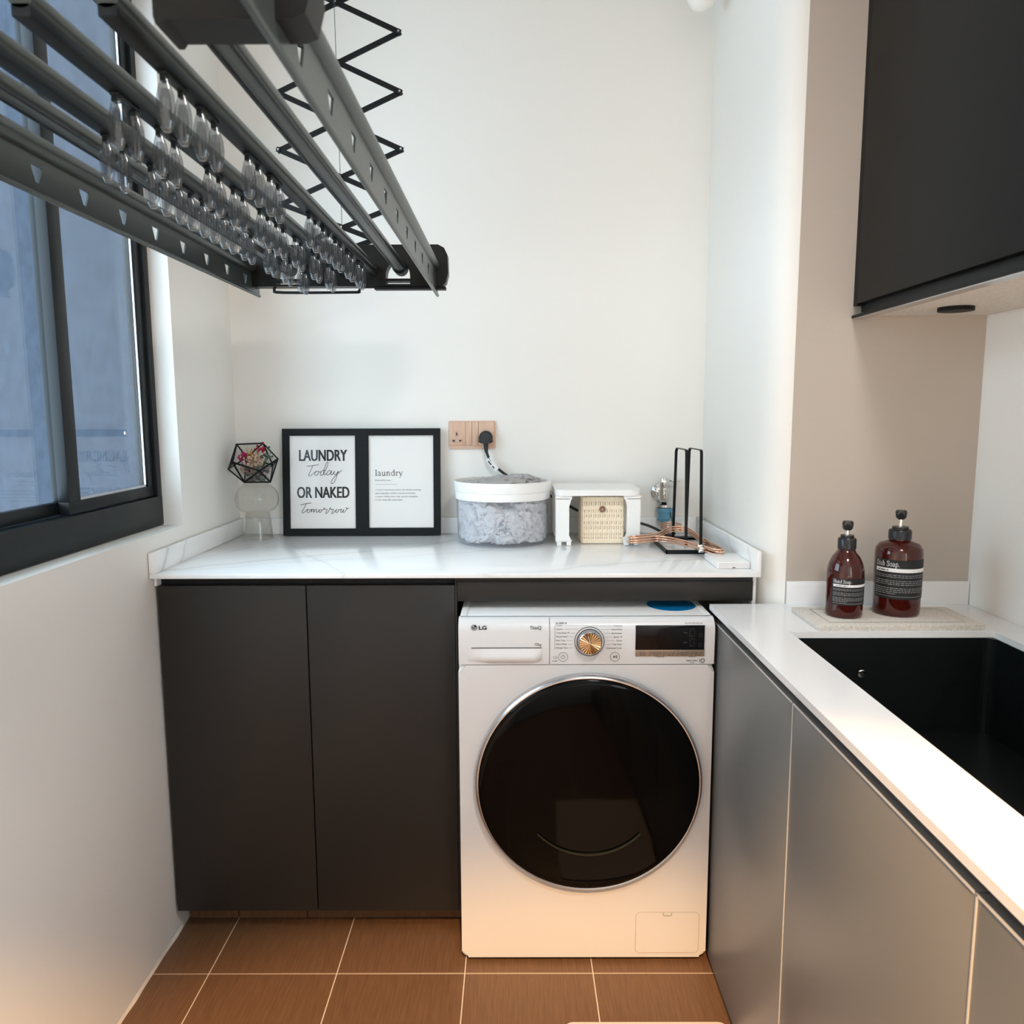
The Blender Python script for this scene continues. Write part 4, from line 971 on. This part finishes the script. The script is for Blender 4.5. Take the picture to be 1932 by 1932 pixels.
def nearhousing(b):
    y0, y1, zb_, zt = YN-.040, YN+.004, RZ-.043, RZ+.056
    for s in (-1, 1):
        X = lambda u: -.42+s*u
        prism(b, [(X(u), z) for u, z in ((.130, zt), (.235, zt), (.250, zt-.008), (.258, zt-.025), (.259, zb_+.030), (.253, zb_+.008), (.243, zb_+.004), (.140, zb_+.004), (.137, zb_), (.132, zb_), (.130, zb_+.006))], 'y', y0, y1)
    bx(b, -.42-.13, -.42+.13, y0, y1, RZ+.022, zt)
K(build('end_housing', nearhousing, 'rackplastic', dk, 30))
for s in (-1, 1):
    K(build('rail_collar', lambda b: tube(b, [(-.42+s*.139, YFar-.004, RZ+.004), (-.42+s*.139, YFar+.037, RZ+.004)], .018, 18), 'black', dk, 40))
    K(build('rail_collar', lambda b: tube(b, [(-.42+s*.152, YN-.043, RZ+.006), (-.42+s*.152, YN+.012, RZ+.006)], .017, 18), 'black', dk, 40))
K(build('towel_loop', lambda b: tube(b, smoothline([Vector(p) for p in ((-.59, YFar+.012, RZ-.040), (-.595, YFar+.012, RZ-.050), (-.575, YFar+.012, RZ-.056), (-.40, YFar+.012, RZ-.056), (-.385, YFar+.012, RZ-.054), (-.375, YFar+.012, RZ-.044), (-.33, YFar+.012, RZ-.043))], 4), .0034, 8), 'black', dk, 50))
K(build('underside_bar', lambda b: bx(b, -.345, -.168, YFar+.004, YFar+.03, RZ-.050, RZ-.0435, .001), 'black', dk))
# scissor arms, far and near
def scissor(y0, top):
    zs = [2.500, 2.372, 2.239, 2.104, 1.972, 1.846]; hw = .149; c = -.4215
    def bar(p, q, dy):
        def f(b):
            a, d = Vector(p), Vector(q); t = (d-a).normalized(); n_ = Vector((t.z, 0, -t.x))*.0060; a = a-t*.005; d = d+t*.005
            for yy in (y0+dy,):
                v = [b.verts.new(w+Vector((0, yy+e, 0))) for e in (0, .004) for w in (a-n_, a+n_, d+n_, d-n_)]
                b.faces.new(v[:4]); b.faces.new(v[4:][::-1])
                for i in range(4): b.faces.new((v[i], v[(i+1) % 4], v[4+(i+1) % 4], v[4+i]))
        K(build('scissor_arm', f, 'blackmetal', dk))
    for i in range(len(zs)-1):
        bar((c-hw, 0, zs[i]), (c+hw, 0, zs[i+1]), 0); bar((c+hw, 0, zs[i]), (c-hw, 0, zs[i+1]), .0048)
    zl = zs[-1]; bar((c-hw, 0, zl), (c+.078, 0, 1.761), 0); bar((c+hw, 0, zl), (c-.078, 0, 1.761), .0048)
    bar((c+.078, 0, 1.761), (c+.02, 0, 1.742), .0048); bar((c-.078, 0, 1.761), (c-.02, 0, 1.742), 0)
    bar((c-hw, 0, 2.500), (c+.09, 0, 2.605), .0048); bar((c+hw, 0, 2.500), (c-.09, 0, 2.605), 0)
    piv = [(c+s*hw, z) for z in zs for s in (-1, 1)]+[(c, (a+d)/2) for a, d in zip(zs, zs[1:])]+[(c-.001, 1.790), (c+.078, 1.761), (c-.078, 1.761)]
    for (x, z) in piv:
        r_o = K(build('pivot_rivet', lambda b: lathe(b, [(.0058, -.012), (.0058, .0025), (.0036, .0035)], (x, y0, z), 12, 'y'), 'blackmetal', dk, 40))
        build('rivet_head', lambda b: lathe(b, [(.0030, .0032), (.0024, .0046), (.0012, .0046)], (x, y0, z), 10, 'y'), 'silver', r_o)
scissor(1.966, True)
K(build('lift_cord', lambda b: tube(b, [(-.424, 1.958, ZC-.002), (-.4195, 1.958, RZ+.057)], .0008, 5), 'greyink', dk))
K(build('ceiling_track', lambda b: bx(b, -.52, -.32, .60, 2.02, ZC-.035, ZC-.0005, .003), 'rackmetal', dk, 40))
for x in (-.4215-.09, -.4215+.09): pass
# near hanger cord and a second pair of arms above the near end
def near_arms():
    for s in (-1, 1):
        K(build('near_arm', lambda b: tube(b, [(-.42+s*.02, YN-.015, RZ+.057), (-.42+s*.10, YN-.015, 2.1), (-.42+s*.02, YN-.015, ZC-.036)], .006, 6), 'blackmetal', dk))
near_arms()

# clothes clips on the clip rails
def lobe(b):
    secs = [(.0, .0045, .0035), (.006, .0065, .0042), (.016, .0092, .0050), (.027, .0100, .0052), (.038, .0088, .0048), (.046, .0062, .0040), (.0495, .0038, .0030)]
    n = 12; rings = []
    for z, wx, wy in secs: rings.append([b.verts.new((wx*math.cos(2*PI*k/n), wy*math.sin(2*PI*k/n), -z)) for k in range(n)])
    for A, B in zip(rings, rings[1:]):
        for k in range(n): b.faces.new((A[k], A[(k+1) % n], B[(k+1) % n], B[k]))
    b.faces.new(rings[0]); b.faces.new(rings[-1][::-1])
    # slimmer inner shell gives the clip its double outline
    rings = []
    for z, wx, wy in secs[1:-1]: rings.append([b.verts.new((wx*.62*math.cos(2*PI*k/n), wy*.55*math.sin(2*PI*k/n), -z*.92-.003)) for k in range(n)])
    for A, B in zip(rings, rings[1:]):
        for k in range(n): b.faces.new((A[k], A[(k+1) % n], B[(k+1) % n], B[k]))
    b.faces.new(rings[0]); b.faces.new(rings[-1][::-1])
proto = thing('drying_clip', 'clear plastic drying clip', 'clip')
hk_ = build('clip_hook', lambda b: (bx(b, -.0045, .0045, -.026, .026, -.004, 0, .001), bx(b, -.003, .003, -.0245, -.0165, -.010, -.004), bx(b, -.003, .003, .0165, .0245, -.010, -.004)), 'racktrack', proto)
la = build('clip_jaw', lobe, 'clip', proto, 50); la.location = (0, -.0205, -.008)
lb_ = la.copy(); C.objects.link(lb_); lb_.parent = proto; lb_.location = (0, .0205, -.008)
spots = {'right': (-.346, [.78, .868, 1.02, 1.11, 1.32, 1.415, 1.51, 1.62, 1.73]), 'middle': (-.420, [.83, .93, 1.075, 1.172, 1.292, 1.38, 1.495, 1.63, 1.76]), 'left': (-.494, [.95, 1.066, 1.153, 1.24, 1.326, 1.424, 1.56, 1.675, 1.80])}
ORD = ['nearest', 'second nearest', 'third nearest', 'fourth nearest', 'fifth nearest', 'sixth nearest', 'third farthest', 'second farthest', 'farthest']
first = True
for side in ('right', 'middle', 'left'):
    x, zcs = spots[side]
    for k, zc in enumerate(zcs):
        o = proto if first else copy_tree(proto)
        first = False
        o.location = (x, (zc+.045)/.9918, RZ-.0175)
        o['label'] = f'clear plastic drying clip on the {side} clip rail, {ORD[k]} to the camera'; o['group'] = 'drying clips under the rack'
